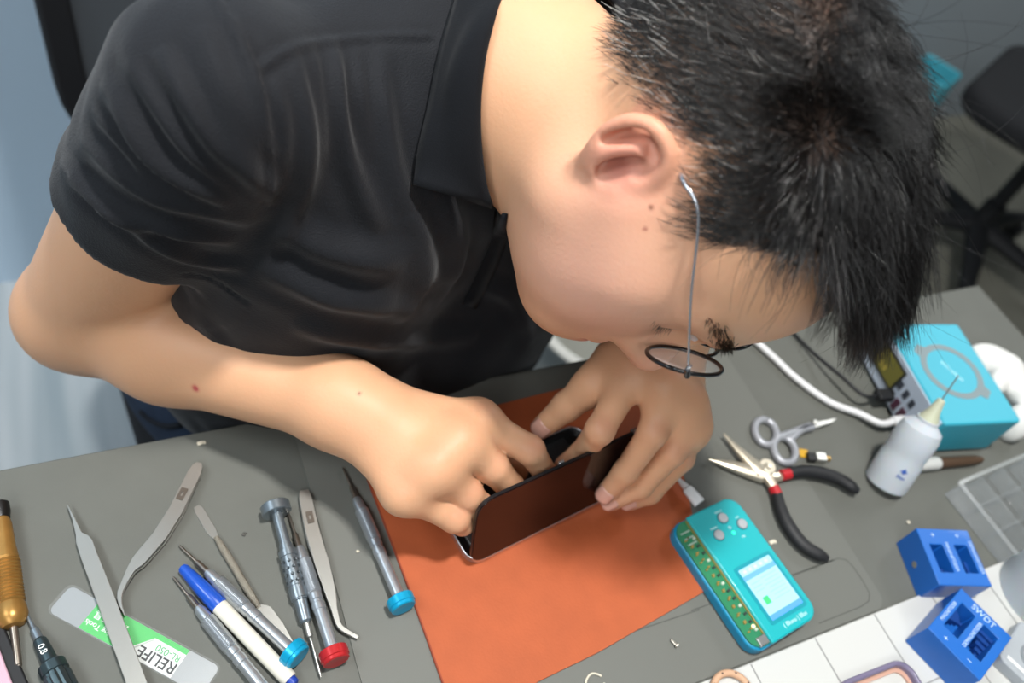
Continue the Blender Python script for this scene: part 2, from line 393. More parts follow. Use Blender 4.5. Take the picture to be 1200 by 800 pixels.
nt = mskin.node_tree; at_ = nt.nodes.new('ShaderNodeAttribute'); at_.attribute_name = 'tone'
nt.links.new(at_.outputs['Color'], nt.nodes['Principled BSDF'].inputs['Base Color'])
body = fast_obj('body', BV+PO, BF, mskin, person)
ca = body.data.color_attributes.new('tone', 'FLOAT_COLOR', 'POINT'); ca.data.foreach_set('color', np.concatenate([tint, np.ones((len(tint), 1))], 1).astype(np.float32).ravel())
# fingernails
mnail = mat('nail', 'E2AD9A', rough=.25, spec=.6, coat=.3)
def nail(tip, prev, toward, r, sz=1.0):
    ax = nrm(np.array(tip)-np.array(prev)); d = np.array(toward, float); d = nrm(d-ax*(d@ax)); sd = np.cross(ax, d)
    V, F = [], []; n, k = 8, 6
    for i in range(n+1):
        s = (i/n-.45)*.0125*sz
        w = (1-max(0, (i/n-.72)/.28)**2*.55)*(1-max(0, (.2-i/n)/.2)**2*.35)
        for j in range(k+1):
            g = (j/k-.5)*2*1.0*w; V.append(np.array(tip)+ax*s+(d*math.cos(g)+sd*math.sin(g))*(r*1.03-.0006*max(0, i/n-.8)*5)+PO)
    for i in range(n):
        for j in range(k): F.append((i*(k+1)+j, (i+1)*(k+1)+j, (i+1)*(k+1)+j+1, i*(k+1)+j+1))
    obj('fingernail', (V, F), mnail, person, smooth=180, solid=.0008)
for i, (js, rs) in enumerate(LFING):
    if i: nail(js[3], js[2], CAM-js[3]+np.array([0, 0, .25]), rs[3]*1.0)
nail(LTH[0][3], LTH[0][2], np.array([-.3, -.4, .9]), LTH[1][2])
# ------------------------------------------------------------------ polo shirt
hemc = SR*.60+ER*.40; hemn = nrm(ER-SR)
hemL = SL*.50+EL_*.50; hln = nrm(EL_-SL)
trunk = U(.045, RC(C7*.72+NK*.28, C7, .062, .070), RC(C7, C7-np.array([0, -.015, .09]), .078, .08), RC(C7-np.array([0, -.015, .022]), SR+np.array([.012, .005, -.006]), .074, .052), RC(C7-np.array([0, -.015, .022]), SL-np.array([.01, 0, .008]), .074, .054),
    RC([.125, .428, .925], [.115, .475, .72], .112, .125), RC([.285, .475, .915], [.262, .500, .71], .112, .128), EL([.195, .49, .73], (.19, .148, .13), np.array([LT, FW, [0, 0, 1]])),
    RC([.14, .56, .90], [.27, .60, .88], .09, .09), RC([.10, .56, .62], [.26, .61, .62], .125, .125))
sleeveR = SUB(.003, INT(.004, RC(SR, hemc+hemn*.06, .0585, .0575), PL(hemc, hemn)), INT(.002, RC(SR, hemc+hemn*.08, .050, .0535), PL(hemc-hemn*.075, -hemn)))
sleeveL = SUB(.003, INT(.004, RC(SL, hemL+hln*.06, .062, .060), PL(hemL, hln)), INT(.002, RC(SL, hemL+hln*.08, .052, .056), PL(hemL-hln*.075, -hln)))
shirtT = U(.016, INT(.01, trunk, PL([0, 0, .565], [0, 0, -1])), sleeveR, sleeveL)
SV, SF = mesh_sdf(shirtT, .0028, relax=1)
SN = vnormals(SV, SF); bvh_s = BVHTree.FromPolygons(SV.tolist(), SF.tolist())
def shit(px, py):
    h = bvh_s.ray_cast(Vector(CAM), Vector(ray(px, py)).normalized()); return None if h[0] is None else np.array(h[0])
def fold(pts, amp, wid, taper=True):
    P = [shit(*p) for p in catmull(pts, 6)]; P = [p for p in P if p is not None]
    if len(P) < 2: return
    P = np.array(P); box_ = (SV > P.min(0)-wid*3).all(1) & (SV < P.max(0)+wid*3).all(1); ii = np.where(box_)[0]
    best = np.full(len(ii), 9.); tt = np.zeros(len(ii)); X = SV0[ii]
    for k in range(len(P)-1):
        a, b = P[k], P[k+1]; ba = b-a; hcl = np.clip((X-a)@ba/max(ba@ba, 1e-12), 0, 1); dd = np.linalg.norm(X-a-hcl[:, None]*ba, axis=1)
        m = dd < best; best[m] = dd[m]; tt[m] = (k+hcl[m])/(len(P)-1)
    tp = np.sin(np.clip(tt, 0, 1)*PI)**.6 if taper else 1
    x = best/wid; DISP[ii] += amp*tp*(np.exp(-x*x)-.35*np.exp(-(x-1.9)**2))
SV0 = SV.copy(); DISP = np.zeros(len(SV))
for pts, a, w_ in ((q0, q1*1.35, q2) for q0, q1, q2 in (
    ([(392, 48), (398, 130), (415, 205), (446, 275)], .0042, .0055), ([(345, 60), (362, 150), (352, 235), (310, 300)], .0035, .006), ([(445, 48), (452, 140), (470, 220), (505, 290)], .0030, .006),
    ([(420, 50), (425, 120), (438, 190)], .0020, .004), ([(368, 60), (380, 130), (384, 200)], .002, .004), ([(322, 90), (335, 160), (330, 230)], .0025, .005),
    ([(120, 95), (190, 195), (300, 252)], .0045, .006), ([(95, 165), (180, 228), (300, 262)], .0045, .006), ([(185, 55), (250, 165), (312, 238)], .0045, .006), ([(235, 30), (282, 140), (316, 236)], .004, .006),
    ([(150, 70), (220, 180), (306, 246)], .003, .004), ([(85, 205), (160, 258), (275, 285)], .004, .005), ([(215, 40), (262, 140), (300, 215)], .0022, .004), ([(110, 130), (170, 205), (240, 240)], .0025, .004),
    ([(70, 190), (135, 250), (215, 300), (290, 312)], .0035, .005), ([(270, 20), (300, 110), (318, 190)], .0032, .0045),
    ([(320, 270), (400, 300), (480, 310)], .004, .009), ([(300, 310), (390, 350), (480, 365)], .004, .009), ([(520, 230), (540, 290), (520, 350)], .0035, .008),
    ([(340, 380), (440, 400), (560, 395)], .004, .009), ([(560, 330), (600, 350), (625, 400)], .0035, .008), ([(480, 250), (500, 320), (470, 380)], .003, .008))): fold(pts, a, w_)
# yoke and armhole seams, hem stitching
fold([(303, 80), (345, 56), (420, 44), (500, 42)], .0016, .0022, False); fold([(252, 0), (282, 50), (303, 100), (318, 175), (318, 240)], .0018, .0022, False)
d_h = (SV-hemc)@hemn; ra_ = np.linalg.norm(SV-SR-((SV-SR)@hemn)[:, None]*hemn, axis=1)
onsl = (d_h > -.03) & (ra_ > .058) & (np.linalg.norm(SV-hemc, axis=1) < .09)
DISP += np.where(onsl, -.0012*np.exp(-((d_h+.019)/.0013)**2)+.0008*(d_h > -.019), 0)
fz = np.sin(SV@np.array([90, 40, 30.])+3*np.sin(SV@np.array([20, -50, 35.])))*np.sin(SV@np.array([-30, 60, 55.])); DISP += .0008*fz
SV = SV0+SN*DISP[:, None]
mshirt = mat('shirt_cloth', '14161B', rough=.75, spec=.28, sheen=.10)
nt = mshirt.node_tree; tcn = nt.nodes.new('ShaderNodeTexCoord'); vo = nt.nodes.new('ShaderNodeTexVoronoi'); vo.inputs['Scale'].default_value = 1000
nt.links.new(tcn.outputs['Object'], vo.inputs['Vector']); bp = nt.nodes.new('ShaderNodeBump'); bp.inputs['Strength'].default_value = .35; bp.inputs['Distance'].default_value = .0008
nt.links.new(vo.outputs['Distance'], bp.inputs['Height']); nt.links.new(bp.outputs['Normal'], nt.nodes['Principled BSDF'].inputs['Normal'])
shirt = fast_obj('polo_shirt', SV+PO, SF, mshirt, person); shirt['label'] = 'black polo shirt with short sleeves'
bvh_s = BVHTree.FromPolygons(SV.tolist(), SF.tolist())
def hitany(px, py, off=0):
    d = Vector(ray(px, py)).normalized(); hs = [b.ray_cast(Vector(CAM), d) for b in (bvh_s, bvh_body)]; hs = [h for h in hs if h[0] is not None]
    if not hs: hs = [bvh_s.find_nearest(Vector(dep(px, py, .52)))]
    h = min(hs, key=lambda t: t[3]); return np.array(h[0])+np.array(h[1])*off
# folded collar: near side on the shoulder, far side its mirror image about the wearer's middle
inn = catmull([(606, -70), (590, 0), (572, 60), (566, 130), (571, 190), (584, 240)], 5); out = catmull([(560, -95), (533, 0), (513, 60), (499, 118), (487, 168), (476, 216)], 5)
mcol = mat('collar_rib', '121418', rough=.85, spec=.16, bump=.35, bscale=1400, sheen=.06)
cv = []; K = 8
for (a, b) in zip(inn, out):
    A = hitany(*a, .004); B = hitany(*b, .005)
    for k in range(K+1):
        t = k/K; p = hitany(a[0]+(b[0]-a[0])*t, a[1]+(b[1]-a[1])*t, .004); q = A+(B-A)*t
        up = nrm(CAM-q)*.006*math.sin(PI*t)**.7
        cv.append(np.where(((p-q)@nrm(CAM-q)) > 0, p, q+(p-q)*.15)+up)
cv = np.array(cv); nI = len(inn)
g_ = cv.reshape(nI, K+1, 3)
for _ in range(4): g_[1:-1] = .5*g_[1:-1]+.25*(g_[:-2]+g_[2:])
cv = g_.reshape(-1, 3); cf = [(i*(K+1)+k, i*(K+1)+k+1, (i+1)*(K+1)+k+1, (i+1)*(K+1)+k) for i in range(nI-1) for k in range(K)]
cen = NK*.5+C7*.5; mir = cv-2*((cv-cen)@LT)[:, None]*LT
obj('collar', join((cv+PO, cf), (mir+PO, [f[::-1] for f in cf])), mcol, person, smooth=180, solid=.0028)
plk = [hitany(*p, .0015) for p in catmull([(596, 250), (590, 285), (574, 325), (556, 360)], 4)]; plw = [hitany(p[0]-16, p[1]-6, .0015) for p in catmull([(596, 250), (590, 285), (574, 325), (556, 360)], 4)]
obj('placket', ([x+PO for pr in zip(plk, plw) for x in pr], [(2*i, 2*i+1, 2*i+3, 2*i+2) for i in range(len(plk)-1)]), mcol, person, smooth=180, solid=.0018)
bt = hitany(585, 262, .003); mb = mat('button_black', '0C0C0E', rough=.3)
obj('button', xf(lathe([(0, .0055), (.0018, .0055), (.0022, .0045), (.0012, .0035)], 18, 'z'), tuple(bt+PO), (.9, .2, 0)), mb, person)
# jeans and shoes, seated
KR = np.array([.10, .16, .52]); KL = np.array([.42, .24, .52]); mj = mat('denim', '2B3648', rough=.9, spec=.2, bump=.5, bscale=900, var=.15, vscale=60)
jeans = U(.04, RC([.085, .575, .555], [.25, .63, .555], .125, .12), RC([.085, .56, .56], KR, .092, .068), RC([.25, .60, .55], KL, .092, .068),
    RC(KR, [.08, .26, .10], .064, .048), RC(KL, [.44, .34, .10], .064, .048))
JV, JF = mesh_sdf(INT(.005, jeans, PL([0, 0, .07], [0, 0, -1])), .006)
jn = fast_obj('jeans', JV+PO, JF, mj, person); jn['label'] = 'dark navy jeans'
bvh_j = BVHTree.FromPolygons(JV.tolist(), JF.tolist())
pk = []
for p in catmull([(166, 482), (178, 492), (196, 499), (214, 497)], 4):
    h = bvh_j.ray_cast(Vector(CAM), Vector(ray(*p)).normalized())
    if h[0] is not None: pk.append(np.array(h[0])+np.array(h[1])*.001+PO)
if len(pk) > 3: obj('pocket_seam', tube(pk, .003, 8), mat('denim_dark', '10141C', rough=.9), person, smooth=180)
msh = mat('shoe', '1C1C1F', rough=.6)
for kx, ky in ((.08, .26), (.44, .34)):
    SV_, SF_ = mesh_sdf(INT(.004, U(.03, RC([kx, ky+.02, .05], [kx+.03, ky-.14, .03], .045, .035), RC([kx, ky, .06], [kx, ky, .12], .045, .042)), PL([0, 0, .004], [0, 0, -1])), .006)
    fast_obj('shoe', SV_+PO, SF_, msh, person)
# ------------------------------------------------------------------ hair
def strands(name, roots, dirs, norms, length, lift, grav, rad, m, jitter=.25, seg=6, curl=0., clump=0, cw=.65):
    n = len(roots); pts = np.zeros((n, seg+1, 3)); pts[:, 0] = roots; d = dirs+norms*lift[:, None]
    d += RNG.normal(0, jitter, (n, 3)); d /= np.linalg.norm(d, axis=1)[:, None]; G = np.array([0, 0, -1.])
    sw = RNG.normal(0, 1, (n, 3))*curl
    for k in range(seg):
        d = d+(G*grav[:, None]+sw)/seg; d /= np.linalg.norm(d, axis=1)[:, None]
        pts[:, k+1] = pts[:, k]+d*(length/seg)[:, None]
        v = pts[:, k+1]; q = v-HC; l = np.stack([q@HR/.0795, (q@HF+.006)/.103, (q@HU-.032)/.094], 1); s = np.linalg.norm(l, axis=1)
        ins = s < 1; pts[ins, k+1] = HC+np.stack([l[ins, 0]*.0795/s[ins], l[ins, 1]*.103/s[ins]-.006, l[ins, 2]*.094/s[ins]+.032], 1)@HA
    if clump:
        gi = RNG.choice(n, clump, replace=False); near = np.empty(n, int)
        for a0 in range(0, n, 2000): near[a0:a0+2000] = gi[((roots[a0:a0+2000, None]-roots[None, gi])**2).sum(2).argmin(1)]
        tw = (np.linspace(0, 1, seg+1)**1.3*cw)[None, :, None]; pts = pts*(1-tw)+(pts[near]+(roots-roots[near])[:, None]*.25)*tw
    t = np.linspace(0, 1, seg+1); w = rad*(1-.75*t**2); tg = np.gradient(pts, axis=1); tg /= np.linalg.norm(tg, axis=2)[:, :, None]+1e-9
    a = np.cross(tg, np.array([.3, .5, .8])); a /= np.linalg.norm(a, axis=2)[:, :, None]+1e-9; b = np.cross(tg, a)
    V = np.stack([pts+(a*math.cos(g)+b*math.sin(g))*w[None, :, None] for g in (0, 2*PI/3, 4*PI/3)], 2)   # n,seg+1,3,3
    base = np.arange(n)[:, None, None]*(seg+1)*3; kk = np.arange(seg)[None, :, None]*3; j = np.arange(3)[None, None, :]; j2 = (j+1) % 3
    F = np.stack([base+kk+j, base+kk+j2, base+kk+3+j2, base+kk+3+j], -1).reshape(-1, 4)
    return fast_obj(name, V.reshape(-1, 3)+PO, F, m, person)
mhair = mat('hair_black', '151211', rough=.30, spec=.75); mgrey = mat('hair_grey', 'C4C0BA', rough=.4)
tri = BF[nearhead[BF].all(1)]; ctrd = BV[tri].mean(1); cr_, cf_, cu_ = loc(ctrd)
dn = hair_density(cr_, cf_, cu_)*(np.abs(cr_) < .079)
earm = np.zeros(len(tri), bool)
for s in (1, -1): earm |= (np.linalg.norm((ctrd-H(.082*s, -.012, .002)), axis=1) < .026) & (np.abs(cr_) > .070)
dn[earm] = 0
dn = np.where((cf_ > .098) | (cu_ < -.085), 0, dn)
def sample(n, wt):
    p = wt/wt.sum(); i = RNG.choice(len(tri), n, p=p); q = tri[i]; u = RNG.random((n, 2))
    P = BV[q[:, 0]]*((1-u[:, :1])*(1-u[:, 1:]))+BV[q[:, 1]]*(u[:, :1]*(1-u[:, 1:]))+BV[q[:, 2]]*(u[:, :1]*u[:, 1:])+BV[q[:, 3]]*((1-u[:, :1])*u[:, 1:])
    N = BN[q].mean(1); return P, N/np.linalg.norm(N, axis=1)[:, None]
def flow(P):
    r, f, u = loc(P); top = sst(.070, .100, u)
    D = np.outer(-(1-top)*.85+top*.10, HU)+np.outer((1-top)*(-.45)+top*.9, HF)+np.outer(top*(-.10), HR)
    # whorl at the crown: hair fans out of it
    wp = np.stack([r-.056, f+.016, u-.092], 1); dist = np.linalg.norm(wp, axis=1); wv = wp/(dist[:, None]+1e-6)
    k = np.exp(-(dist/.022)**2)[:, None]*1.1; k = np.minimum(k, 1)
    return D*(1-k)+(wv@HA)*k, top
P, N = sample(17000, dn**1.3*sst(.110, .055, cu_)**.5); D, tp = flow(P); r, f, u = loc(P)
ln = (.004+.016*sst(.0, .085, u)+.006*sst(-.03, -.09, f))*(.75+.5*RNG.random(len(P)))
strands('hair', P, D, N, ln, .20+0*ln, .12+0*ln, .00017, mhair, .24, 4)
P, N = sample(7500, dn*sst(.068, .092, cu_)); D, tp = flow(P); r, f, u = loc(P)
ln = (.028+.024*sst(-.05, .05, f))*(.6+.6*RNG.random(len(P)))
strands('hair', P, D, N, ln, .70+.45*RNG.random(len(P)), .6+.5*RNG.random(len(P)), .00019, mhair, .24, 7, .35, 330, .6)
P, N = sample(4600, dn*sst(.088, .100, cu_)*sst(.00, .045, cf_)); D, tp = flow(P)
ln = .038+.030*RNG.random(len(P)); strands('fringe', P, D, N, ln, 1.15+.5*RNG.random(len(P)), 1.5+.7*RNG.random(len(P)), .00019, mhair, .20, 8, .35, 190, .7)
P, N = sample(130, dn*sst(.07, .10, cu_)); D, tp = flow(P); ln = .05+.035*RNG.random(len(P))
strands('stray_hair', P, D, N, ln, 1.3+0*ln, .8+.8*RNG.random(len(P)), .00012, mhair, .5, 9, 1.2)
P, N = sample(430, dn*sst(.100, .03, cu_)*sst(.02, -.02, cf_)); D, tp = flow(P); ln = .009+.009*RNG.random(len(P))
strands('grey_hair', P, D, N, ln, .22+0*ln, .1+0*ln, .00015, mgrey, .25, 4)
# brows and lashes
for s in (1, -1):
    n = 300 if s > 0 else 150; t = RNG.random(n); rr = (.012+.041*t)*s; ff = .097-.021*t-.010*t*t; uu = .0345+.007*np.sin(t*2.4)+RNG.normal(0, .0022, n)
    P = np.array([H(a, b+.003, c) for a, b, c in zip(rr, ff, uu)]); 
    hit = [bvh_body.find_nearest(Vector(p)) for p in P]; N = np.array([np.array(h[1]) for h in hit]); P = np.array([np.array(h[0]) for h in hit])
    D = np.tile(.9*s*HR+.25*HU, (n, 1)); strands('eyebrow', P, D, N, (.0055+.003*RNG.random(n)), .18+0*t, 0*t, .00018, mhair, .2, 3)
    n = 34; t = RNG.random(n); P = np.array([H((.018+.030*a)*s, .0865-.013*(a-.3)**2*3-.004*a, .0055+.0006*RNG.normal()) for a in t]); N = np.tile(HF, (n, 1))
    hit = [bvh_body.find_nearest(Vector(p)) for p in P]; P = np.array([np.array(h[0]) for h in hit])
    strands('eyelashes', P, np.tile(HF*.8-HU*.7+.25*s*HR, (n, 1)), N, .003+.004*RNG.random(n), .3+0*t, 0*t, .00010, mhair, .35, 3)
# ------------------------------------------------------------------ the room
mfl = mat('floor_vinyl', '8E979B', rough=.55, var=.10, vscale=3, bump=.05, bscale=40)
nt = mfl.node_tree; tcf = nt.nodes.new('ShaderNodeTexCoord'); wv = nt.nodes.new('ShaderNodeTexNoise'); wv.inputs['Scale'].default_value = 9; mp = nt.nodes.new('ShaderNodeMapping'); mp.inputs['Scale'].default_value = (1.6, .12, 1)
nt.links.new(tcf.outputs['Object'], mp.inputs['Vector']); nt.links.new(mp.outputs['Vector'], wv.inputs['Vector']); rr_ = nt.nodes.new('ShaderNodeValToRGB')
rr_.color_ramp.elements[0].position = .35; rr_.color_ramp.elements[1].position = .65; rr_.color_ramp.elements[0].color = (*lin('8C989E'), 1); rr_.color_ramp.elements[1].color = (*lin('B3B9BC'), 1)
nt.links.new(wv.outputs['Fac'], rr_.inputs['Fac']); nt.links.new(rr_.outputs['Color'], nt.nodes['Principled BSDF'].inputs['Base Color'])
structure(obj('floor', box(-4, 1.2, -3, 5, -.05, 0), mfl))
structure(obj('floor', box(1.2, 6, -3, 5, -.05, 0), mat('floor_dark', '6B6A60', rough=.7, var=.2, vscale=4)))
structure(obj('wall_back', box(.30, 6, 1.55, 1.62, 0, 2.9), mat('wall_paint', '8F979C', rough=.8, var=.03, vscale=2)))
mwl = mat('panel_blue', 'BBD0E2', rough=.5)
structure(obj('wall_left', box(-4, .30, 1.24, 1.28, 0, 2.9), mwl))
structure(obj('wall_front', box(-4, 6, -3.1, -3.0, 0, 2.9), mat('wall_paint_front', 'C9CCCC', rough=.8)))
structure(obj('wall_right', box(6, 6.1, -3, 3.7, 0, 2.9), mat('wall_paint_right', '8A9092', rough=.8)))
structure(obj('wall_side', box(-4.1, -4, -3, 3.7, 0, 2.9), mat('wall_paint_side', 'C9CCCC', rough=.8)))
structure(obj('ceiling', box(-4, 6, -3, 3.7, 2.9, 2.95), mat('ceiling_paint', 'D8D8D6', rough=.9)))
# ------------------------------------------------------------------ workbench
mtop = mat('bench_laminate', '62635D', rough=.62, spec=.35, var=.04, vscale=30, bump=.08, bscale=900)
bench = thing('workbench', 'grey workbench covered with repair tools', 'workbench', (.05, -.1, 0))
def W(m): return [(x-.05, y+.1, z) for x, y, z in m[0]], m[1]
BX = at(1172, 362)[0]
obj('table_top', W(box(-.85, BX, -.62, .354, .724, .75)), mtop, bench, bevel=.0015)
mleg = mat('leg_steel', '8C8E90', rough=.4, metal=.6)
for x in (-.80, BX-.06):
    for y in (-.58, .28): obj('leg', W(box(x, x+.04, y, y+.04, 0, .724)), mleg, bench, bevel=.002)
MZ = .7515
x0 = at(347, 515)[0]; x1 = at(944, 562)[0]; y0 = at(960, 742)[1]
mmat = mat('silicone_mat', '676862', rough=.55, spec=.4, bump=.05, bscale=1200)
sm = thing('repair_mat', 'large grey silicone repair mat with thin moulded grooves under the orange leather', 'mat', (x0, y0, .75))
obj('mat_sheet', xf(prism(rrect(x1-x0, .354-.004-y0, .012, 6, (x1-x0)/2, (.35-y0)/2), 0, .0015), (0, 0, 0)), mmat, sm)
def groove(pts, w=.0007, closed=False):
    p = [at(*q, MZ)[:2] if len(q) == 2 and abs(q[0]) > 2 else q for q in pts]
    V = []; n = len(p)
    for i in range(n):
        a = np.array(p[max(0, i-1)]); b = np.array(p[min(n-1, i+1)]); t = nrm(b-a); m_ = np.array([-t[1], t[0]])*w/2
        V += [(*(p[i]+m_-np.array([x0, y0])), .0016), (*(p[i]-m_-np.array([x0, y0])), .0016)]
    return V, [(2*i, 2*i+1, 2*i+3, 2*i+2) for i in range(n-1)]
mgr = mat('mat_groove', '4A4B47', rough=.8)
ya = at(990, 652)[1]; xr = at(985, 655)[0]; yb = at(1030, 640)[1]
obj('groove', groove([(x0+.25, ya+.000), (xr-.06, ya), (xr-.008, ya)]), mgr, sm)
gx = at(990, 655, MZ)
obj('groove', groove([tuple(at(*q, MZ)[:2]) for q in [(905, 684), (960, 662), (982, 654), (992, 656), (1000, 664), (1012, 682), (1019, 695), (1018, 704), (1008, 711), (960, 730)]]), mgr, sm)
obj('groove', groove([tuple(at(*q, MZ)[:2]) for q in [(560, 801), (690, 757), (820, 714)]]), mgr, sm)
# orange leather
lp = [at(*q, MZ)[:2] for q in [(431, 562), (450, 612), (478, 686), (502, 752), (519, 800), (536, 845), (700, 765), (829, 691), (812, 610), (796, 540), (790, 505), (764, 452), (660, 456), (576, 477), (500, 507)]]
lp = [np.array(q) for q in lp]; lb = thing('leather_pad', 'orange leather pad lying under the opened phone', 'mat', (lp[0][0], lp[0][1], MZ))
mlea = mat('orange_leather', 'AD5630', rough=.62, spec=.35, var=.06, vscale=45, bump=.25, bscale=500)
obj('pad_sheet', prism([tuple(q-lp[0]) for q in lp], 0, .0018), mlea, lb)
obj('cut_edge', tube([tuple(np.append(q-lp[0]+np.array([-.0002, 0]), .0011)) for q in lp[:6]], .0009, 6), mat('leather_edge', '8A3B22', rough=.7), lb)
# white gridded parts board
gx0, gy = at(951, 747)[:2]; gx1 = at(1020, 719)[0]; GS = gx1-gx0
mwh = mat('board_white', 'C4C4C0', rough=.4); gb = thing('parts_board', 'white parts board ruled into large squares beside the grey mat', 'board', (gx0, y0-.0015, .75))
obj('board', prism(rrect(1.0, .20, .004, 4, .10, -.10), 0, .0035), mwh, gb, bevel=.0008)
mgl = mat('grid_line', '8A8A88', rough=.6)
for k in range(-6, 8):
    if -.39 < k*GS < .59: obj('grid_line', box(k*GS-.0005, k*GS+.0005, -.198, -.001, .0034, .0038), mgl, gb, smooth=0)
for k in range(1, 4): obj('grid_line', box(-.39, .59, -k*GS-.0005+.004, -k*GS+.0005+.004, .0034, .0038), mgl, gb, smooth=0)
BZ = .7537
# ------------------------------------------------------------------ opened phone
ph = thing('smartphone', 'opened smartphone with its screen raised on edge on the orange leather', 'phone', tuple(PH(0, 0, MZ+.0018)), math.atan2(PU[1], PU[0]))
PL_, PW = .1475, .0705
mal = mat('phone_silver', 'D8D9DB', rough=.25, metal=.9); mdk = mat('phone_inside', '0D0E10', rough=.35); msc = mat('screen_glass', '1C0F0E', rough=.05, spec=.45)
o_ = rrect(PL_, PW, .0125, 8, PL_/2-.004, PW/2-.001); i_ = rrect(PL_-.003, PW-.003, .011, 8, PL_/2-.004, PW/2-.001)
obj('frame', ring_prism(o_, i_, 0, .0065), mal, ph, bevel=.0008)
obj('inner_tray', prism(i_, .0005, .0022), mdk, ph)
obj('battery', box(.035, .100, .012, .040, .0022, .0052), mat('battery_black', '101113', rough=.3), ph, bevel=.0008)
obj('logic_board', box(.030, .125, .043, .062, .0022, .0048), mat('shield_metal', '4A4B4D', rough=.35, metal=.7), ph, bevel=.0006)
obj('taptic_module', box(.004, .028, .012, .034, .0022, .0050), mat('module_grey', '7D7A78', rough=.35, metal=.6), ph, bevel=.0008)
for k in range(5): obj('screw', lathe([(.005, .0013), (.0058, .0012), (.0059, .0006)], 10, 'z'), mal, ph, loc=(.008+.028*k, .0065+.0008*(k % 2), 0))
obj('flex_cable', tube([(.012, .030, .0058), (.020, .020, .0075), (.030, .014, .010), (.034, .008, .016), (.034, .0062, .024)], .004, 8, flat=(1, .08)), mat('flex_brown', '5B2E22', rough=.4), ph, smooth=180)
th = math.radians(90-12.5)
def tilt(m): return [(x, .0005+y*math.cos(th)-z*math.sin(th), .0062+y*math.sin(th)+z*math.cos(th)) for x, y, z in m[0]], m[1]
so = rrect(PL_, PW-.001, .0125, 8, PL_/2-.004, PW/2-.001)
sc_ = obj('display', tilt(prism(so, -.0006, .0012)), msc, ph, bevel=.0004)
obj('display_bezel', tilt(ring_prism(rrect(PL_+.0006, PW-.0004, .0128, 8, PL_/2-.004, PW/2-.001), rrect(PL_-.002, PW-.003, .0115, 8, PL_/2-.004, PW/2-.001), -.0019, .0004)), mat('bezel_black', '1A1A1C', rough=.3), sc_)
obj('display_back_plate', tilt(prism(rrect(PL_-.006, PW-.007, .009, 6, PL_/2-.004, PW/2-.001), -.0026, -.0006)), mat('plate_black', '17181A', rough=.4, metal=.4), sc_)
for a in (.066, .135): obj('retaining_clip', tilt(box(a, a+.0045, PW-.003, PW+.0002, -.0034, -.0015)), mal, sc_, bevel=.0003)
# ------------------------------------------------------------------ hand tools on the left half
mst = mat('steel_brushed', 'B3B2AC', rough=.30, metal=.78, bump=.05, bscale=900); msv = mat('anodised_silver', 'BBC0C5', rough=.30, metal=.78)
mgm = mat('anodised_grey', '89939A', rough=.30, metal=.75); mteal = mat('anodised_teal', '10A0CC', rough=.28, metal=.3); mred = mat('anodised_red', 'BE2A2E', rough=.28, metal=.3)
mbit = mat('bit_steel', '958B80', rough=.3, metal=.9); mgun = mat('gunmetal_teal', '4A585C', rough=.35, metal=.8)
def place(a, b, z, name, label, cat, group=None, h0=0., h1=0., zb=None):
    A = at(*a, z+h0); B = at(*b, (z if zb is None else zb)+h1); d = B-A; L = np.linalg.norm(d)
    t = thing(name, label, cat, tuple(A), 0, group); t.rotation_euler = (math.asin(d[2]/L), 0, math.atan2(-d[0], d[1])); return t, L
def driver(a, b, z, capm, label, knurl_dark=False, name='precision_screwdriver'):
    t, L = place(a, b, z, name, label, 'screwdriver', 'precision screwdrivers with slim metal handles', .0022, .0102)
    obj('bit', lathe([(0, .0005), (.002, .0009), (.018, .0010)], 12), mbit, t); obj('bit_collar', lathe([(.0175, .0014), (.019, .0021), (.027, .0021), (.029, .0026)], 16), mbit, t)
    prof = [(.0285, .0026), (.032, .0037), (.039, .0041), (.0395, .0047)]
    s = .0395
    while s < .064: prof += [(s+.0004, .00515), (s+.0009, .00465)]; s += .0009
    prof += [(.0655, .0050), (.066, .0045), (.0705, .0045), (.071, .0040), (.073, .0040), (.0735, .0045), (.078, .0045), (.0785, .0041), (L-.010, .0041)]
    obj('handle', lathe(prof, 28), msv, t)
    c = L-.010; obj('swivel_cap', lathe([(c, .006), (c+.0005, .0092), (c+.001, .0096), (c+.0062, .0096), (c+.0066, .0088), (c+.0085, .0088), (c+.0092, .0080), (c+.0088, .001)], 36), capm, t)
    return t
driver((402, 548), (474, 714), MZ, mteal, 'slim silver screwdriver with teal cap lying against the orange leather')
driver((210, 639), (352, 772), .75, mteal, 'silver screwdriver with teal cap lying beside the blue and white pen')
driver((203, 676), (330, 832), .75, mgm, 'silver screwdriver below the blue and white pen, its handle running out of view')
driver((338, 601), (395, 777), .7515, mred, 'silver screwdriver with red cap between the dimpled grey screwdriver and the bent tweezers')
# dimpled grey screwdriver, cap away from the viewer
t, L = place((376, 793), (321, 588), .75, 'dimpled_screwdriver', 'grey screwdriver with dimpled grip and wide grey cap pointing away', 'screwdriver', None, .0045, .0102)
obj('bit', lathe([(0, .0004), (.003, .0009), (.026, .0010), (.027, .0021), (.036, .0021), (.037, .0026)], 14), mst, t)
obj('nose', lathe([(.0365, .0030), (.038, .0042), (.052, .0045), (.0525, .0054), (.0535, .0054)], 24), mgm, t)
gv, gf = lathe([(.0530, .0050), (.0535, .0060), (.0610, .0060), (.0612, .0054), (.0625, .0054), (.0627, .0058), (.083, .0058), (.0832, .0054), (.0842, .0054), (.0845, .0061), (.0890, .0061), (.0893, .0046), (.0935, .0046), (.094, .0038), (L-.010, .0038)], 32)
grip = obj('grip', (gv, gf), mgm, t); mdim = mat('dimple_dark', '4E5559', rough=.4, metal=.6)
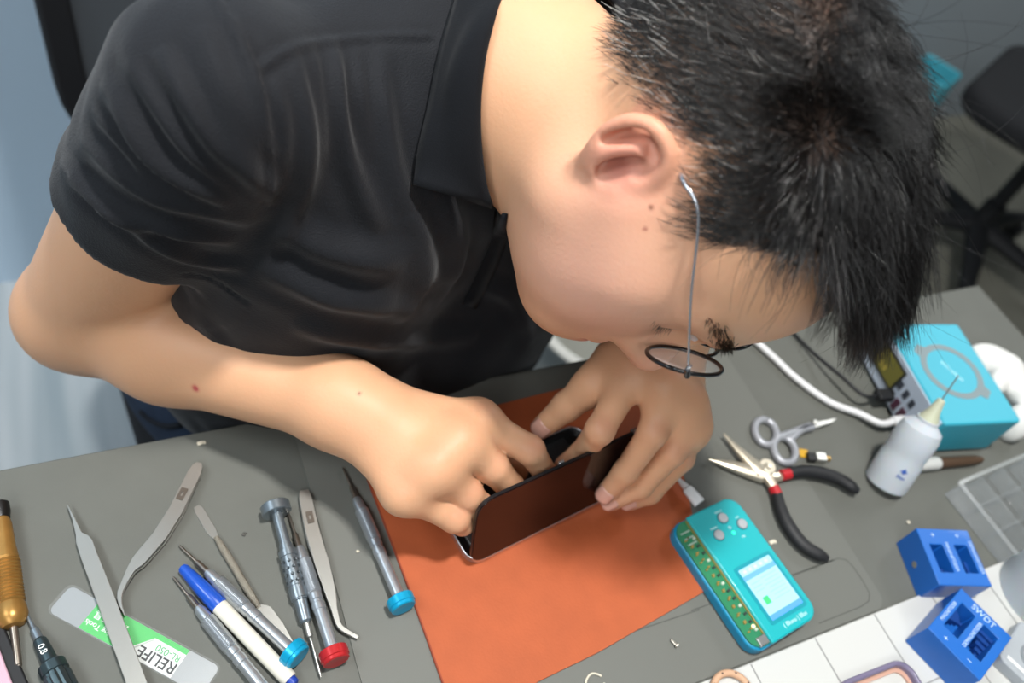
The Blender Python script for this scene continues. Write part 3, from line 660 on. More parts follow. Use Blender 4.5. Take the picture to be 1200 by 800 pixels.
for k in range(4):
    for j in range(9):
        a = 2*PI*(j+.5*(k % 2))/9; r = .00575
        obj('dimple', xf(lathe([(0, .00125), (.0004, .0012), (.0001, .0007)], 10, 'z'), (r*math.cos(a), .0655+.0048*k, r*math.sin(a)), (0, PI/2-a, 0)), mdim, grip, smooth=40)
c = L-.010; obj('swivel_cap', lathe([(c, .006), (c+.0005, .0098), (c+.001, .0104), (c+.0075, .0104), (c+.0082, .0098), (c+.0088, .0085), (c+.0080, .001)], 36), mgm, t)
# ball pen, blue cap, white barrel
t, L = place((213, 664), (346, 803), .75, 'ballpoint_pen', 'white pen with blue pointed cap lying between two silver screwdrivers', 'pen', None, .0042, .0056)
obj('pen_cap', lathe([(0, .0008), (.0005, .0028), (.002, .0036), (.022, .0052), (.0385, .0057), (.0390, .0055)], 28), mat('pen_blue', '1B4FB4', rough=.3, coat=.3), t)
obj('barrel', lathe([(.0380, .0052), (.0400, .0054), (L-.006, .0052), (L-.005, .0048)], 28), mat('pen_white', 'DAD6C8', rough=.4), t)
obj('end_plug', lathe([(L-.0055, .0040), (L-.001, .0038), (L, .002)], 20), mat('pen_blue_end', '1E3E9E', rough=.35), t)
# flat tools cut along a centre line
def flat(cl, wid, z0, org, th=.0012, n=5):
    Q = [at(*q, z0) for q in cl]; P = [np.array(p) for p in (catmull(Q, n) if n > 1 else Q)]; ws = np.interp(np.linspace(0, len(cl)-1, len(P)), range(len(cl)), wid)
    l, r = [], []
    for i, p in enumerate(P):
        d = nrm((P[min(i+1, len(P)-1)]-P[max(i-1, 0)])[:2]); m_ = np.array([-d[1], d[0]])*ws[i]/2
        l.append(tuple(p[:2]+m_-org[:2])); r.append(tuple(p[:2]-m_-org[:2]))
    return prism(l+r[::-1], 0, th)
def tweezers(cl, wid, z, label, badge=None, rise=.0055, n=5):
    o = at(*cl[0], z); t = thing('tweezers', label, 'tweezers', tuple(o), 0, 'steel tweezers')
    low = flat(cl, wid, z, o, n=n); upm = flat(cl, wid, z, o, n=n); tip = at(*cl[-1], z)-o; LL = np.linalg.norm(tip[:2])
    def bow(m, s):
        out = []
        for x, y, zz in m[0]:
            q = np.clip((x*tip[0]+y*tip[1])/LL**2, 0, 1); out.append((x, y, zz+(rise*.5+s*rise*.5*(math.sin(PI*min(1, q*1.0))**.8*.85+.15*(1-q)))))
        return out, m[1]
    obj('lower_arm', bow(low, -1), mst, t, bevel=.0002); obj('upper_arm', bow(upm, 1), mst, t, bevel=.0003)
    if badge:
        b = at(*badge, z)-o; d = at(badge[0]-cl[0][0]+badge[0], badge[1]-cl[0][1]+badge[1], z)-at(*badge, z); az = math.atan2(d[1], d[0])
        zz = rise*.5+.5*rise*.75+.0012
        obj('maker_badge', ring_prism(rrect(.0095, .0048, .0003, 2), rrect(.0034, .0014, .0003, 2), zz-.0006, zz+.0002), mat('etched_brown', '5A5148', rough=.5, metal=.4), t, loc=(b[0], b[1], 0), rotz=az)
    return t
tweezers([(177, 845), (171, 829), (160, 799), (149, 769), (137, 737), (126, 707), (115, 678), (106, 655), (101, 640), (98, 635), (94, 629), (88, 612), (80, 594)], [.0100, .0108, .0108, .0107, .0106, .0104, .0101, .0098, .0096, .0084, .0040, .0020, .0007], .7512, 'straight needle-point steel tweezers lying across the green blade pack', n=1)
tweezers([(234, 545), (232, 549), (228, 558), (207, 602), (188, 632), (170, 653), (163, 661), (155, 670), (148, 683), (142, 696), (141, 703), (142, 710), (147, 723)], [.0040, .0075, .0095, .0100, .0098, .0094, .0088, .0055, .0040, .0034, .0030, .0022, .0007], .7520, 'steel tweezers with hooked tip, its point by the green blade pack', (214, 583), n=1)
tweezers([(356, 577), (358, 588), (366, 626), (377, 664), (386, 695), (391, 716), (396, 733), (404, 741), (419, 749)], [.0060, .0092, .0100, .0100, .0075, .0042, .0034, .0030, .0024], .7515, 'steel tweezers with angled flat tip beside the red-capped screwdriver', (363, 610))
# metal spudger
o = at(232, 594, .75); t = thing('pry_spudger', 'double-ended steel spudger with textured handle beside the dimpled screwdriver', 'spudger', tuple(o))
obj('flat_blade', flat([(230, 592), (234, 598), (247, 620), (254, 630)], [.0040, .0062, .0066, .0034], .7515, o, .0009), mst, t, bevel=.0002)
mtx = mat('knurled_steel', 'A59E90', rough=.5, metal=.8, bump=1.0, bscale=1500)
h_ = [at(253, 629, .7526)-o, at(272, 660, .7529)-o, at(290, 690, .7529)-o, at(303, 711, .7526)-o]
obj('handle', tube(catmull(h_, 6), list(np.interp(np.linspace(0, 1, 19), [0, .15, .85, 1], [.0017, .0026, .0026, .0017])), 12), mtx, t)
obj('wedge_blade', flat([(302, 709), (310, 717), (326, 735), (347, 758)], [.0032, .0110, .0085, .0006], .7510, o, .0008, 3), mst, t, bevel=.0002)
# blade pack
a, b = at(70, 701), at(247, 798); az = math.atan2((b-a)[1], (b-a)[0]); LB = np.linalg.norm((b-a)[:2]); WB = .0195
t = thing('blade_pack', 'clear flat pack with green and white printed card under the straight tweezers', 'blade pack', tuple(a), az)
mcl = mat('pack_steel', 'A8ABAC', rough=.3, metal=.5)
obj('steel_blade', prism(rrect(LB, WB, .004, 5, LB/2, 0), 0, .0004), mcl, t)
c0, c1 = LB*.20, LB*.80
obj('card', box(c0, c1, -WB/2+.0002, WB/2-.0002, .0004, .0008), mat('card_white', 'DADDDA', rough=.5), t, smooth=0)
mg = mat('card_green', '3FB255', rough=.45); xm = c0+(c1-c0)*.60
obj('green_print', prism([(c0, -WB/2+.0002), (xm-.010, -WB/2+.0002), (xm+.004, WB/2-.0035), (c1, WB/2-.0035), (c1, WB/2-.0002), (c0, WB/2-.0002)], .0008, .0009), mg, t, smooth=0)
obj('white_stripe', prism([(xm-.0085, -WB/2+.0002), (xm-.0072, -WB/2+.0002), (xm+.0045, WB/2-.0048), (xm+.0032, WB/2-.0048)], .0009, .00095), mat('card_grey', 'AEB6AE', rough=.5), t, smooth=0)
mtw = mat('print_white', 'F0F2EE', rough=.5); mtk = mat('print_black', '15171A', rough=.5); mtg = mat('print_green', '53A868', rough=.5)
text('lettering', 'RELIFE', .0098, mtk, t, (xm+(c1-xm)*.48, -.0040, .0010), PI, bold=.0001); text('lettering', 'RL-050', .0060, mtg, t, (xm+(c1-xm)*.62, .0022, .0010), PI)
text('lettering', 'Opening Tools', .0048, mtw, t, (c0+.0150, -.0042, .00095), PI); text('lettering', '拆机工具', .0060, mtw, t, (c0+.0145, .0025, .00095), PI)
mfilm = mat('clear_film', 'E8ECEC', rough=.08, trans=.0, alpha=.04, spec=.8)
obj('clear_sleeve', prism(rrect(LB+.003, WB+.002, .005, 5, LB/2, 0), .0014, .0016), mfilm, t)
# brass-handled screwdriver
t, L = place((23, 791), (0, 600), .75, 'brass_screwdriver', 'old brass screwdriver with ribbed handle at the left edge of the bench', 'screwdriver', None, .0020, .0085)
mbr = mat('brass', 'A87E42', rough=.36, metal=.55, var=.12, vscale=90)
prof = [(.030, .002), (.031, .0060), (.034, .0082), (.038, .0088), (.043, .0082), (.046, .0072)]
s = .046
while s < .074: prof += [(s+.0010, .0082), (s+.0022, .0070)]; s += .0024
prof += [(.076, .0076), (.084, .0066), (.100, .0060), (L-.006, .0052), (L-.004, .0045)]
obj('handle', lathe(prof, 32), mbr, t); obj('shaft', lathe([(0, .0006), (.002, .0016), (.006, .0017), (.0065, .0022), (.031, .0024)], 16), mbit, t)
obj('end_cap', lathe([(L-.005, .0052), (L, .0062), (L+.006, .006), (L+.008, .003)], 24), mat('cap_black', '141414', rough=.4), t)
# short gunmetal screwdriver
t, L = place((27, 711), (82, 822), .75, 'gunmetal_screwdriver', 'dark teal grey screwdriver with ribbed grip beside the brass screwdriver', 'screwdriver', None, .0030, .0085)
obj('bit', lathe([(0, .0005), (.004, .0010), (.017, .0016), (.018, .0026), (.026, .0027)], 14), mgm, t)
obj('nose', lathe([(.0255, .0030), (.027, .0040), (.043, .0047), (.0435, .0062)], 24), mgun, t)
rv, rf = lathe([(.0435, .0062), (.045, .0078), (.051, .0080), (.0515, .0072), (.0535, .0072), (.054, .0080), (.066, .0080), (.0665, .0066), (L, .0066)], 36)
rv = [(x*(1-.10*(abs(math.cos(4.5*math.atan2(z, x))) < .3))*1.0, y, z*(1-.10*(abs(math.cos(4.5*math.atan2(z, x))) < .3))) if .045 < y < .0665 else (x, y, z) for x, y, z in rv]
obj('grip', (rv, rf), mgun, t)
text('lettering', '0.8', .0055, mtw, t, (.0006, .0350, .0047), 0, rot=(0, 0, PI*.5), depth=.0002)
# pink pouch corner
o = at(-30, 800); t = thing('flat_pouch', 'pink flat pouch with black edge at the bottom left corner', 'pouch', tuple(o))
q = [at(*p)[:2]-o[:2] for p in [(-60, 700), (-2, 716), (36, 806), (46, 850), (-60, 850)]]; q2 = [at(*p)[:2]-o[:2] for p in [(-60, 722), (-10, 732), (18, 806), (26, 850), (-60, 850)]]
obj('edge_binding', prism([tuple(v) for v in q], 0, .004), mat('binding_black', '1B1B1D', rough=.6), t, bevel=.001)
obj('front_panel', prism([tuple(v) for v in q2], .004, .006), mat('pouch_pink', 'C9A3B2', rough=.5), t, bevel=.0008)
# loose screws and chips of plastic
mch = mat('chip_cream', 'D9D0BC', rough=.5); ms2 = mat('screw_steel', 'C9C2B4', rough=.3, metal=.8)
def crumb(px, py, l, w_, rz, m, label, z=.75):
    t = thing('plastic_crumb', label, 'crumb', tuple(at(px, py, z)), rz, 'small crumbs left on the bench')
    obj('crumb_body', join(box(-l/2, l*.2, -w_/2, w_/2, 0, .0012), box(l*.2, l/2, -w_*.7, w_*.3, 0, .0009)), m, t, bevel=.0003)
crumb(236, 519, .006, .003, .2, mch, 'tiny cream crumb on the bench below the right forearm'); crumb(286, 626, .003, .0022, 1, mat('chip_dark', '4A4843'), 'tiny dark speck between the spudger and dimpled screwdriver')
crumb(419, 646, .002, .0018, .5, mch, 'tiny pale speck left of the teal-capped screwdriver by the leather', MZ); crumb(905, 635, .007, .003, .1, mch, 'small cream crumb beside the plier handle', MZ)
crumb(736, 729, .006, .0028, .7, mch, 'small cream crumb at the lower edge of the orange leather', MZ); crumb(1064, 612, .003, .003, .7, mch, 'tiny pale crumb above the blue magnetizer blocks')
def screw(px, py, rz, label, z):
    t = thing('loose_screw', label, 'screw', tuple(at(px, py, z+.0018)), rz, 'loose screws')
    obj('screw_head', lathe([(0, .0018), (.001, .0018), (.0013, .0012)], 12, 'x'), ms2, t); obj('screw_thread', lathe([(.001, .0010), (.006, .0009), (.0068, .0003)], 10, 'x'), ms2, t)
screw(794, 757, 2.0, 'tiny loose screw on the grey mat below the teal tester', MZ)
o = at(697, 800, MZ); tag(obj('wire_ring', [tuple(np.array(p)) for p in ()] and None or tube([(.0062*math.cos(a)*(1+.15*math.cos(2*a)), .0062*math.sin(a), .0009) for a in np.linspace(.4, 5.9, 40)], .0008, 8), mch, loc=tuple(o), smooth=180), 'small cream wire ring on the grey mat at the bottom edge', 'ring')
# ------------------------------------------------------------------ teal battery tester
a, b = at(823, 597, .767), at(925, 742, .767); d = b-a; az = math.atan2(-d[1], -d[0])-PI/2; mid = (a+b)/2
TL = np.linalg.norm(d[:2])*1.0; TW = .0690
t = thing('battery_tester', 'teal handheld tester with lit screen and exposed green circuit strip', 'tester', (mid[0], mid[1], MZ), az)
mtl = mat('case_teal', '0FA7AD', rough=.35, coat=.2); mtb = mat('case_blue', '0E86AE', rough=.35, coat=.2); mpc = mat('pcb_green', '1E7A52', rough=.4, coat=.3); mgold = mat('gold_pad', 'C9A15A', rough=.3, metal=.8)
HT = .0165
obj('case_bottom', prism(rrect(TW, TL, .012, 8), .0005, .0115), mtb, t, bevel=.002, seg=3)
xs = -TW/2+.0165
oc = [p for p in rrect(TW, TL, .012, 8) if p[0] > xs]; oc = sorted(oc, key=lambda p: math.atan2(p[1], p[0]-.02)) ; oc = [(xs, -TL/2)]+oc+[(xs, TL/2)]
obj('case_top', prism(oc, .0115, HT), mtl, t, bevel=.0016, seg=3)
pc = obj('circuit_board', prism([p for p in rrect(TW-.003, TL-.003, .011, 8) if p[0] < xs+.0001]+[(xs, -TL/2+.0016), (xs, TL/2-.0016)][::1] if False else [(xs-.0002, TL/2-.0016)]+[p for p in rrect(TW-.003, TL-.003, .011, 8) if p[0] < xs-.0003]+[(xs-.0002, -TL/2+.0016)], .0115, .0131), mpc, t)
obj('board_edge', box(xs-.0010, xs-.0001, -TL/2+.002, TL/2-.002, .0115, .0145), mgold, t)
rg = np.random.default_rng(3)
for k in range(13):
    y = TL/2-.016-k*.0066
    for j in range(2): obj('contact_pin', box(-.0011, .0011, -.0006, .0006, 0, .0012), mgold, pc, loc=(-TW/2+.0050+.0024*j+.003*rg.random(), y+.0012*j, .0131), smooth=0)
    obj('chip', box(-.0014, .0014, -.0010, .0010, 0, .0009), mat('chip_pale', 'B7C2B0', rough=.4) if k % 3 == 0 else mat('chip_black', '25302C', rough=.4), pc, loc=(-TW/2+.0115+.002*rg.random(), y-.001, .0131), rotz=.1, smooth=0)
for k in range(3): obj('socket_bar', box(-.0045, .0045, -.0006, .0006, 0, .0012), mat('socket_pale', '9FB8A6', rough=.4), pc, loc=(-TW/2+.0090, TL/2-.010-.005*k, .0131), smooth=0)
obj('board_lamp', lathe([(0, .0014), (.001, .0013), (.0014, .0006)], 12, 'z'), mat('lamp_warm', 'FFE0B8', emit='FFD0A0', estr=1.5), pc, loc=(-TW/2+.0125, -TL/2+.017, .0131))
obj('usb_socket', join(box(-.0045, .0045, -.0035, .0035, 0, .0030)), mat('socket_steel', 'C4C6C4', rough=.25, metal=.9), pc, loc=(-TW/2+.0115, -TL/2+.0055, .0125), bevel=.0005)
mbt = mat('button_grey', 'A7A9AC', rough=.4); xc = .0085
for x, y in ((xc-.0105, TL/2-.0240), (xc+.0025, TL/2-.0140+.0005), (xc+.0150, TL/2-.0245)):
    obj('button_well', lathe([(HT-.0004, .0052), (HT+.0002, .0050)], 24, 'z'), mat('well_dark', '0C6F78', rough=.5), t, loc=(x, y, 0)); obj('button', lathe([(HT-.0002, .0043), (HT+.0014, .0042), (HT+.0019, .0034)], 24, 'z'), mbt, t, loc=(x, y, 0))
obj('indicator_lamp', lathe([(HT-.0003, .0016), (HT+.0006, .0014)], 14, 'z'), mat('lamp_green', '30FFB0', emit='20F0A0', estr=1.2), t, loc=(xc+.0030, TL/2-.0275, 0)); obj('indicator_lamp', lathe([(HT-.0003, .0016), (HT+.0004, .0014)], 14, 'z'), mat('lamp_off', '8FC7CC', rough=.3), t, loc=(xc+.0028, TL/2-.0225, 0))
sy = -TL/2+.0345; sw, sh = .0335, .0425
obj('screen_bezel', prism(rrect(sw+.006, sh+.006, .002, 4), HT-.0008, HT+.0002), mat('bezel_teal', '0F8F9C', rough=.3), t, loc=(xc+.0015, sy, 0))
ms_ = mat('screen_lit', '9FCFE8', rough=.15, emit='9CCBE6', estr=.30)
scn = obj('screen', box(-sw/2, sw/2, -sh/2, sh/2, HT+.0002, HT+.0005), ms_, t, loc=(xc+.0015, sy, 0), smooth=0)
def band(x0, x1, y0, y1, c, e, nm): obj(nm, box(x0, x1, y0, y1, HT+.0005, HT+.0006), mat(nm+'_ink', c, rough=.3, emit=c, estr=e), scn, smooth=0)
band(-sw/2, sw/2, sh/2-.0095, sh/2-.0055, '5F9BE8', .5, 'title_bar'); band(-sw/2, sw/2, -sh/2, -sh/2+.0040, '4F8FE0', .5, 'bottom_bar'); band(-sw/2+.004, -sw/2+.0095, -.0100, -.0040, '3DDC6A', .6, 'battery_icon')
for k in range(7): band(-.003+.002*(k % 2), sw/2-.003, .0085-k*.0030, .0092-k*.0030, '86B5CF', .35, 'readout_line')
for k in range(3): band(-sw/2+.003, -.005, .0075-k*.0032, .0083-k*.0032, '86B5CF', .35, 'readout_line')
for k in range(5): band(-sw/2+.003+k*.0058, -sw/2+.0062+k*.0058, sh/2-.0040, sh/2-.0018, 'B6CDDC', .4, 'status_icon')
mwt = mat('print_pale', 'BFE9EA', rough=.5)
text('lettering', '( Blueu | Bbu', .0048, mwt, t, (xc+.003, -TL/2+.0062, HT+.00015), 0)
for x, y in ((xc+.0025, TL/2-.0075), (xc+.015, TL/2-.0180), (xc-.0105, TL/2-.0175), (xc+.009, TL/2-.0335)): text('lettering', 'MENU' if x < xc+.004 else 'OK', .0026, mwt, t, (x, y, HT+.00015), 0)
# its white charging cable
p0 = np.array([*at(822, 594, .762)[:2], .7615]); pts = [at(817, 586, .762), at(805, 572, .7625), at(790, 556, .758), at(781, 548, .757), at(768, 540, .757), at(757, 541, .757), PH(.1475, .022, .7565), PH(.1440, .022, .7565)]
o = pts[0]; t = thing('charging_cable', 'thin white cable plugged into the top of the teal tester', 'cable', tuple(o)); mwc = mat('cable_white', 'E2E2E2', rough=.4)
obj('plug', tube([pts[0]-o+(pts[0]-pts[1])*.25, pts[0]-o, pts[1]-o], [.0058, .0058, .0050], 16, flat=(1, .62)), mwc, t, bevel=.0005)
obj('strain_relief', tube([pts[1]-o, (pts[1]*.5+pts[2]*.5)-o], [.0034, .0021], 12), mwc, t); obj('cord', tube([tuple(np.array(p)-o) for p in catmull([(pts[1]*.5+pts[2]*.5)]+pts[2:], 8)], .0017, 10), mwc, t, smooth=180)
# ------------------------------------------------------------------ needle-nose pliers
o = at(893, 553, .7515); t = thing('needle_nose_pliers', 'open needle-nose pliers with black grips and red collars', 'pliers', tuple(o))
mjw = mat('jaw_steel', 'D8CDB8', rough=.3, metal=.75); mblk = mat('grip_black', '1D1E20', rough=.55); mrc = mat('collar_red', 'B62028', rough=.45)
def pl(pts, z=.7575): return [tuple(at(*p, z)-o) for p in catmull(pts, 6)]
def plier_half(jaw, shank, red, grip, dz):
    J = pl(jaw); obj('jaw', xf(tube(J, list(np.interp(np.linspace(0, 1, len(J)), [0, .15, .75, 1], [.0012, .0022, .0068, .0084])), 10, flat=(1, .7)), (0, 0, dz)), mjw, t)
    S_ = pl(shank); obj('shank', xf(tube(S_, list(np.linspace(.0066, .0042, len(S_))), 10, flat=(1, .8)), (0, 0, dz)), mjw, t)
    R_ = pl(red); obj('collar', tube(R_, .0049, 14), mrc, t)
    G = pl(grip); obj('grip', tube(G, list(np.interp(np.linspace(0, 1, len(G)), [0, .1, .5, .92, 1], [.0048, .0052, .0062, .0056, .003])), 16, flat=(1, .9)), mblk, t, smooth=60)
plier_half([(848, 509), (862, 525), (878, 541), (892, 554)], [(890, 551), (899, 560), (907, 572)], [(906, 571), (911, 580)], [(910, 578), (915, 597), (925, 618), (943, 640), (970, 655)], .0008)
plier_half([(831, 537), (848, 542), (868, 548), (893, 555)], [(890, 556), (905, 558), (917, 557)], [(915, 557), (925, 555)], [(923, 555), (940, 552), (962, 554), (985, 562), (1006, 576)], -.0012)
obj('pivot', lathe([(.0035, .0078), (.0105, .0078), (.0112, .0070), (.0112, .0034), (.0118, .0032), (.0120, .0024)], 20, 'z'), mjw, t)
# ------------------------------------------------------------------ small scissors
o = at(936, 505, .75); t = thing('scissors', 'small grey-handled scissors lying behind the pliers', 'scissors', tuple(o)); msg = mat('scissor_grey', 'A3A5AA', rough=.4, metal=.35)
def ring(cx, cy, ax, ay, rot):
    c = at(cx, cy, .7545)-o; return [tuple(c+np.array([ax*math.cos(a)*math.cos(rot)-ay*math.sin(a)*math.sin(rot), ax*math.cos(a)*math.sin(rot)+ay*math.sin(a)*math.cos(rot), 0])) for a in np.linspace(0, 2*PI, 33)]
def sc(pts, z=.7545): return [tuple(at(*p, z)-o) for p in catmull(pts, 5)]
obj('finger_ring', tube(ring(897, 506, .0140, .0106, .9), .0036, 12), msg, t, smooth=180); obj('finger_ring', tube(ring(919, 527, .0140, .0106, .9), .0036, 12), msg, t, smooth=180)
obj('shank', tube(sc([(908, 512), (922, 509), (938, 503), (950, 499)]), [.0039]*16, 10), msg, t, smooth=180); obj('shank', tube(sc([(925, 516), (932, 509), (940, 503), (952, 500)]), [.0039]*16, 10), msg, t, smooth=180)
for dz, e in ((.7535, (979, 491)), (.7552, (976, 494))): obj('blade', flat([(946, 500), (955, 498), (968, 495), e], [.0050, .0052, .0036, .0006], dz, np.array([o[0], o[1], 0]), .0011), mst, t, loc=(0, 0, dz-.75))
obj('pivot_screw', lathe([(.0045, .0024), (.0075, .0024), (.0079, .0017)], 14, 'z'), mst, t, loc=tuple(at(951, 499, .75)-o))
# tiny flex connector
o = at(950, 535); t = thing('flex_connector', 'tiny connector with yellow, black and silver pieces beside the scissors', 'connector', tuple(o), -.35); t.scale = (1.4, 1.4, 1.4)
obj('yellow_flex', box(-.0085, -.0020, -.0015, .0045, .0, .0012), mat('flex_yellow', 'C99A1E', rough=.5), t); obj('black_housing', box(-.0045, .0012, -.0050, .0010, 0, .0040), mat('housing_black', '1A1A1A', rough=.5), t, bevel=.0005)
obj('metal_shell', box(.0012, .0088, -.0048, .0016, 0, .0046), mst, t, bevel=.0006); obj('brass_tip', lathe([(.0085, .0018), (.0120, .0018), (.0125, .001)], 12, 'x'), mgold, t, loc=(0, -.0016, .0022))
# ------------------------------------------------------------------ dropper bottle
A = at(1036, 567, .75); B = at(1084, 497, .812); ax = nrm(B-A)
t = thing('flux_bottle', 'translucent white squeeze bottle with needle tip standing before the cyan box', 'bottle', tuple(A)); t.rotation_euler = Vector(ax).to_track_quat('Z', 'Y').to_euler()
LBo = np.linalg.norm(B-A); mbo = mat('bottle_milky', 'DDE4EA', rough=.3, trans=.25, ior=1.3, sss=.3, spec=.4)
obj('bottle_body', lathe([(.0015, .012), (.0003, .016), (.0020, .0188), (.0050, .0192), (.030, .0190), (.034, .0183), (.040, .0183), (.044, .0188), (LBo-.010, .0188), (LBo-.003, .0170), (LBo+.001, .0120), (LBo+.003, .0100), (LBo+.006, .0098)], 40, 'z'), mbo, t)
obj('nozzle', lathe([(LBo+.0055, .0098), (LBo+.0060, .0088), (LBo+.015, .0052), (LBo+.026, .0034), (LBo+.0268, .0020)], 28, 'z'), mat('nozzle_cream', 'D9DCC0', rough=.35, trans=.2), t)
obj('needle', lathe([(LBo+.0262, .0007), (LBo+.052, .0006)], 10, 'z'), mst, t)
lc = t.rotation_euler.to_matrix().inverted() @ Vector(CAM-A); tb = math.atan2(lc[1], lc[0])+.42
for s_, zz, w_ in (('✦', .026, .008), ('Flux', .020, .0045)): text('lettering', s_, w_, mat('ink_blue', '3A62B8', rough=.5), t, (.0193*math.cos(tb), .0193*math.sin(tb), zz), rot=(PI/2, 0, tb+PI/2), depth=.0003)
# ------------------------------------------------------------------ cyan charging box
zt = .802; c = [at(*p, zt) for p in ((1042, 379), (1127, 379), (1193, 494), (1103, 498))]
print('box', [(q.round(4)) for q in c])
u1 = nrm((c[1]-c[0])+(c[2]-c[3])); w1 = .5*(np.linalg.norm(c[1]-c[0])+np.linalg.norm(c[2]-c[3])); v1 = np.array([-u1[1], u1[0], 0]); d1 = .5*abs((c[0]-c[3])@v1+(c[1]-c[2])@v1); m_ = sum(c)/4; bh = zt-.753
t = thing('charging_station', 'cyan charging box with printed ring on top and white port panel', 'charger', (m_[0], m_[1], .75), math.atan2(u1[1], u1[0])); print('box dims', w1, d1, u1)
mcy = mat('case_cyan', '3AA9BE', rough=.45); mpn = mat('panel_pale', 'C3D0E0', rough=.4)
obj('case', prism(rrect(w1, d1, .004, 5), .003, .0030+bh), mcy, t, bevel=.002, seg=3)
for x in (-.4, .4):
    for y in (-.4, .4): obj('foot', lathe([(0, .004), (.0032, .0042)], 16, 'z'), mblk, t, loc=(x*w1, y*d1, 0))
pn = obj('port_panel', box(-w1/2-.0012, -w1/2+.0005, -d1/2+.003, d1/2-.003, .005, .001+bh), mpn, t, bevel=.0004)
obj('meter_bezel', box(-w1/2-.0020, -w1/2-.0010, .002, d1/2-.008, .016, bh-.004), mat('meter_black', '2A2C26', rough=.3), pn, bevel=.0004)
obj('meter_screen', box(-w1/2-.0023, -w1/2-.0019, .005, d1/2-.011, .019, bh-.007), mat('meter_amber', '6E6A32', rough=.2, emit='6E6A32', estr=.15), pn, smooth=0)
for k in range(2): text('lettering', ('5.0', '0.0')[k], .009, mat('digit_gold', 'B9A548', rough=.4, emit='B9A548', estr=.2), pn, (-w1/2-.0025, d1/2-.018-.010*k*1.4, .030-.004*k), rot=(PI/2, 0, -PI/2))
for k in range(3): obj('usb_port', box(-w1/2-.0018, -w1/2-.0010, -.004-.011*k, .003-.011*k, .008, .021), mat('port_dark', '5A3446' if k else '1A1B1E', rough=.4), pn, smooth=0)
for k in range(3): obj('usb_port', box(-w1/2-.0018, -w1/2-.0010, -.004-.011*k, .002-.011*k, .027, .036), mat('port_grey', '3A404A', rough=.4), pn, smooth=0)
mlg = mat('ring_print', '7C8B8E', rough=.5); RRr = min(w1, d1)*.36
ro = [(RRr*math.cos(a), RRr*math.sin(a)) for a in np.linspace(0, 2*PI, 64, endpoint=False)]; ri = [(x*.80, y*.80) for x, y in ro]
tp_ = .0030+bh
obj('printed_ring', ring_prism(ro, ri, tp_, tp_+.0003), mlg, t, smooth=0)
for sgn in (1, -1): obj('printed_tab', prism([(sgn*RRr*math.cos(a)*q, sgn*RRr*math.sin(a)*q) for a, q in ((2.05, .97), (2.15, 1.22), (2.45, 1.22), (2.6, .97))], tp_, tp_+.00028), mlg, t, smooth=0)
text('lettering', 'Wireless', .0075, mat('print_cyan_pale', 'B5E8F0', rough=.5), t, (0, 0, tp_+.0001), -PI/3)
text('lettering', '✕', .006, mat('print_cyan_light', 'B5E8F0', rough=.5), t, (-w1/2+.010, d1/2-.010, tp_+.0001), 0)
def world_cable(name, label, pts, r, m, plug=None):
    o = np.array(pts[0]); t = thing(name, label, 'cable', tuple(o)); obj('cord', tube([tuple(np.array(p)-o) for p in catmull(pts, 10)], r, 12), m, t, smooth=180); return t, o
Mx = lambda y, z: np.array([m_[0], m_[1], .75])+u1*(-w1/2)+v1*y+np.array([0, 0, z])
pe = Mx(-.030, .014)
t2, o2 = world_cable('white_power_cable', 'thick white cable curving from the cyan box behind the head', [pe-u1*.012, pe-u1*.026+np.array([0, 0, -.004]), at(1006, 484, .7565), at(972, 471, .7545), at(934, 444, .7545), at(906, 418, .7545), at(886, 400, .7545), at(866, 381, .7545), np.array([.500, .352, .7545]), np.array([.485, .368, .735]), np.array([.480, .372, .60]), np.array([.50, .37, .30]), np.array([.52, .38, .004])], .0034, mwc)
obj('plug', tube([pe-o2+u1*.002, pe-o2-u1*.014], [.0056, .005], 14, flat=(1, .7)), mwc, t2)
pb = Mx(-.001, .0145)
t3, o3 = world_cable('black_cable', 'thin black cable plugged into the front of the cyan box', [pb-u1*.016, pb-u1*.035+np.array([0, 0, .002]), at(985, 440, .765), at(955, 415, .757), at(932, 392, .7530), np.array([.600, .351, .7530]), np.array([.592, .364, .737]), np.array([.590, .366, .55]), np.array([.60, .37, .003])], .0018, mblk)
obj('plug', xf(box(-.018, .001, -.006, .006, -.004, .004), tuple(pb-o3), (0, 0, math.atan2(u1[1], u1[0]))), mblk, t3, bevel=.001)
# crumpled tissue
A_ = at(1172, 440, .765); TV, TF = mesh_sdf(U(.012, *[EL(A_+RNG.normal(0, 1, 3)*np.array([.020, .024, .006])+np.array([0, 0, .004]), np.array([.020, .012, .014])*(.7+.5*RNG.random()), np.linalg.qr(RNG.normal(0, 1, (3, 3)))[0]) for _ in range(9)]), .0022)
TV[:, 2] = np.maximum(TV[:, 2], .7502); fo = thing('tissue', 'crumpled white tissue behind the cyan box', 'tissue', (A_[0], A_[1], .75)); fast_obj('tissue_paper', TV-np.array([A_[0], A_[1], .75]), TF, mat('tissue_white', 'DEDDD8', rough=.9), fo)
# white-handled iron tip
t, L = place((1068, 545), (1152, 538), .75, 'soldering_tool', 'white barrelled tool with brown grip lying behind the squeeze bottle', 'hand tool', None, .0062, .0050)
obj('barrel', lathe([(0, .003), (.001, .0062), (.030, .0064), (.032, .0055)], 24), mat('barrel_white', 'CFCFCB', rough=.4), t); obj('grip', lathe([(.0315, .0052), (.034, .0056), (L-.012, .0046), (L-.002, .0030), (L, .0012)], 24), mat('grip_brown', '5B4636', rough=.5, metal=.3), t)
wc_ = at(1205, 494, .757)
world_cable('white_side_cable', 'short white cable leaving the right side of the cyan box', [Mx(-.02, .012)+u1*w1, at(1200, 494, .757), at(1230, 492, .757), at(1290, 500, .755)], .0035, mwc)
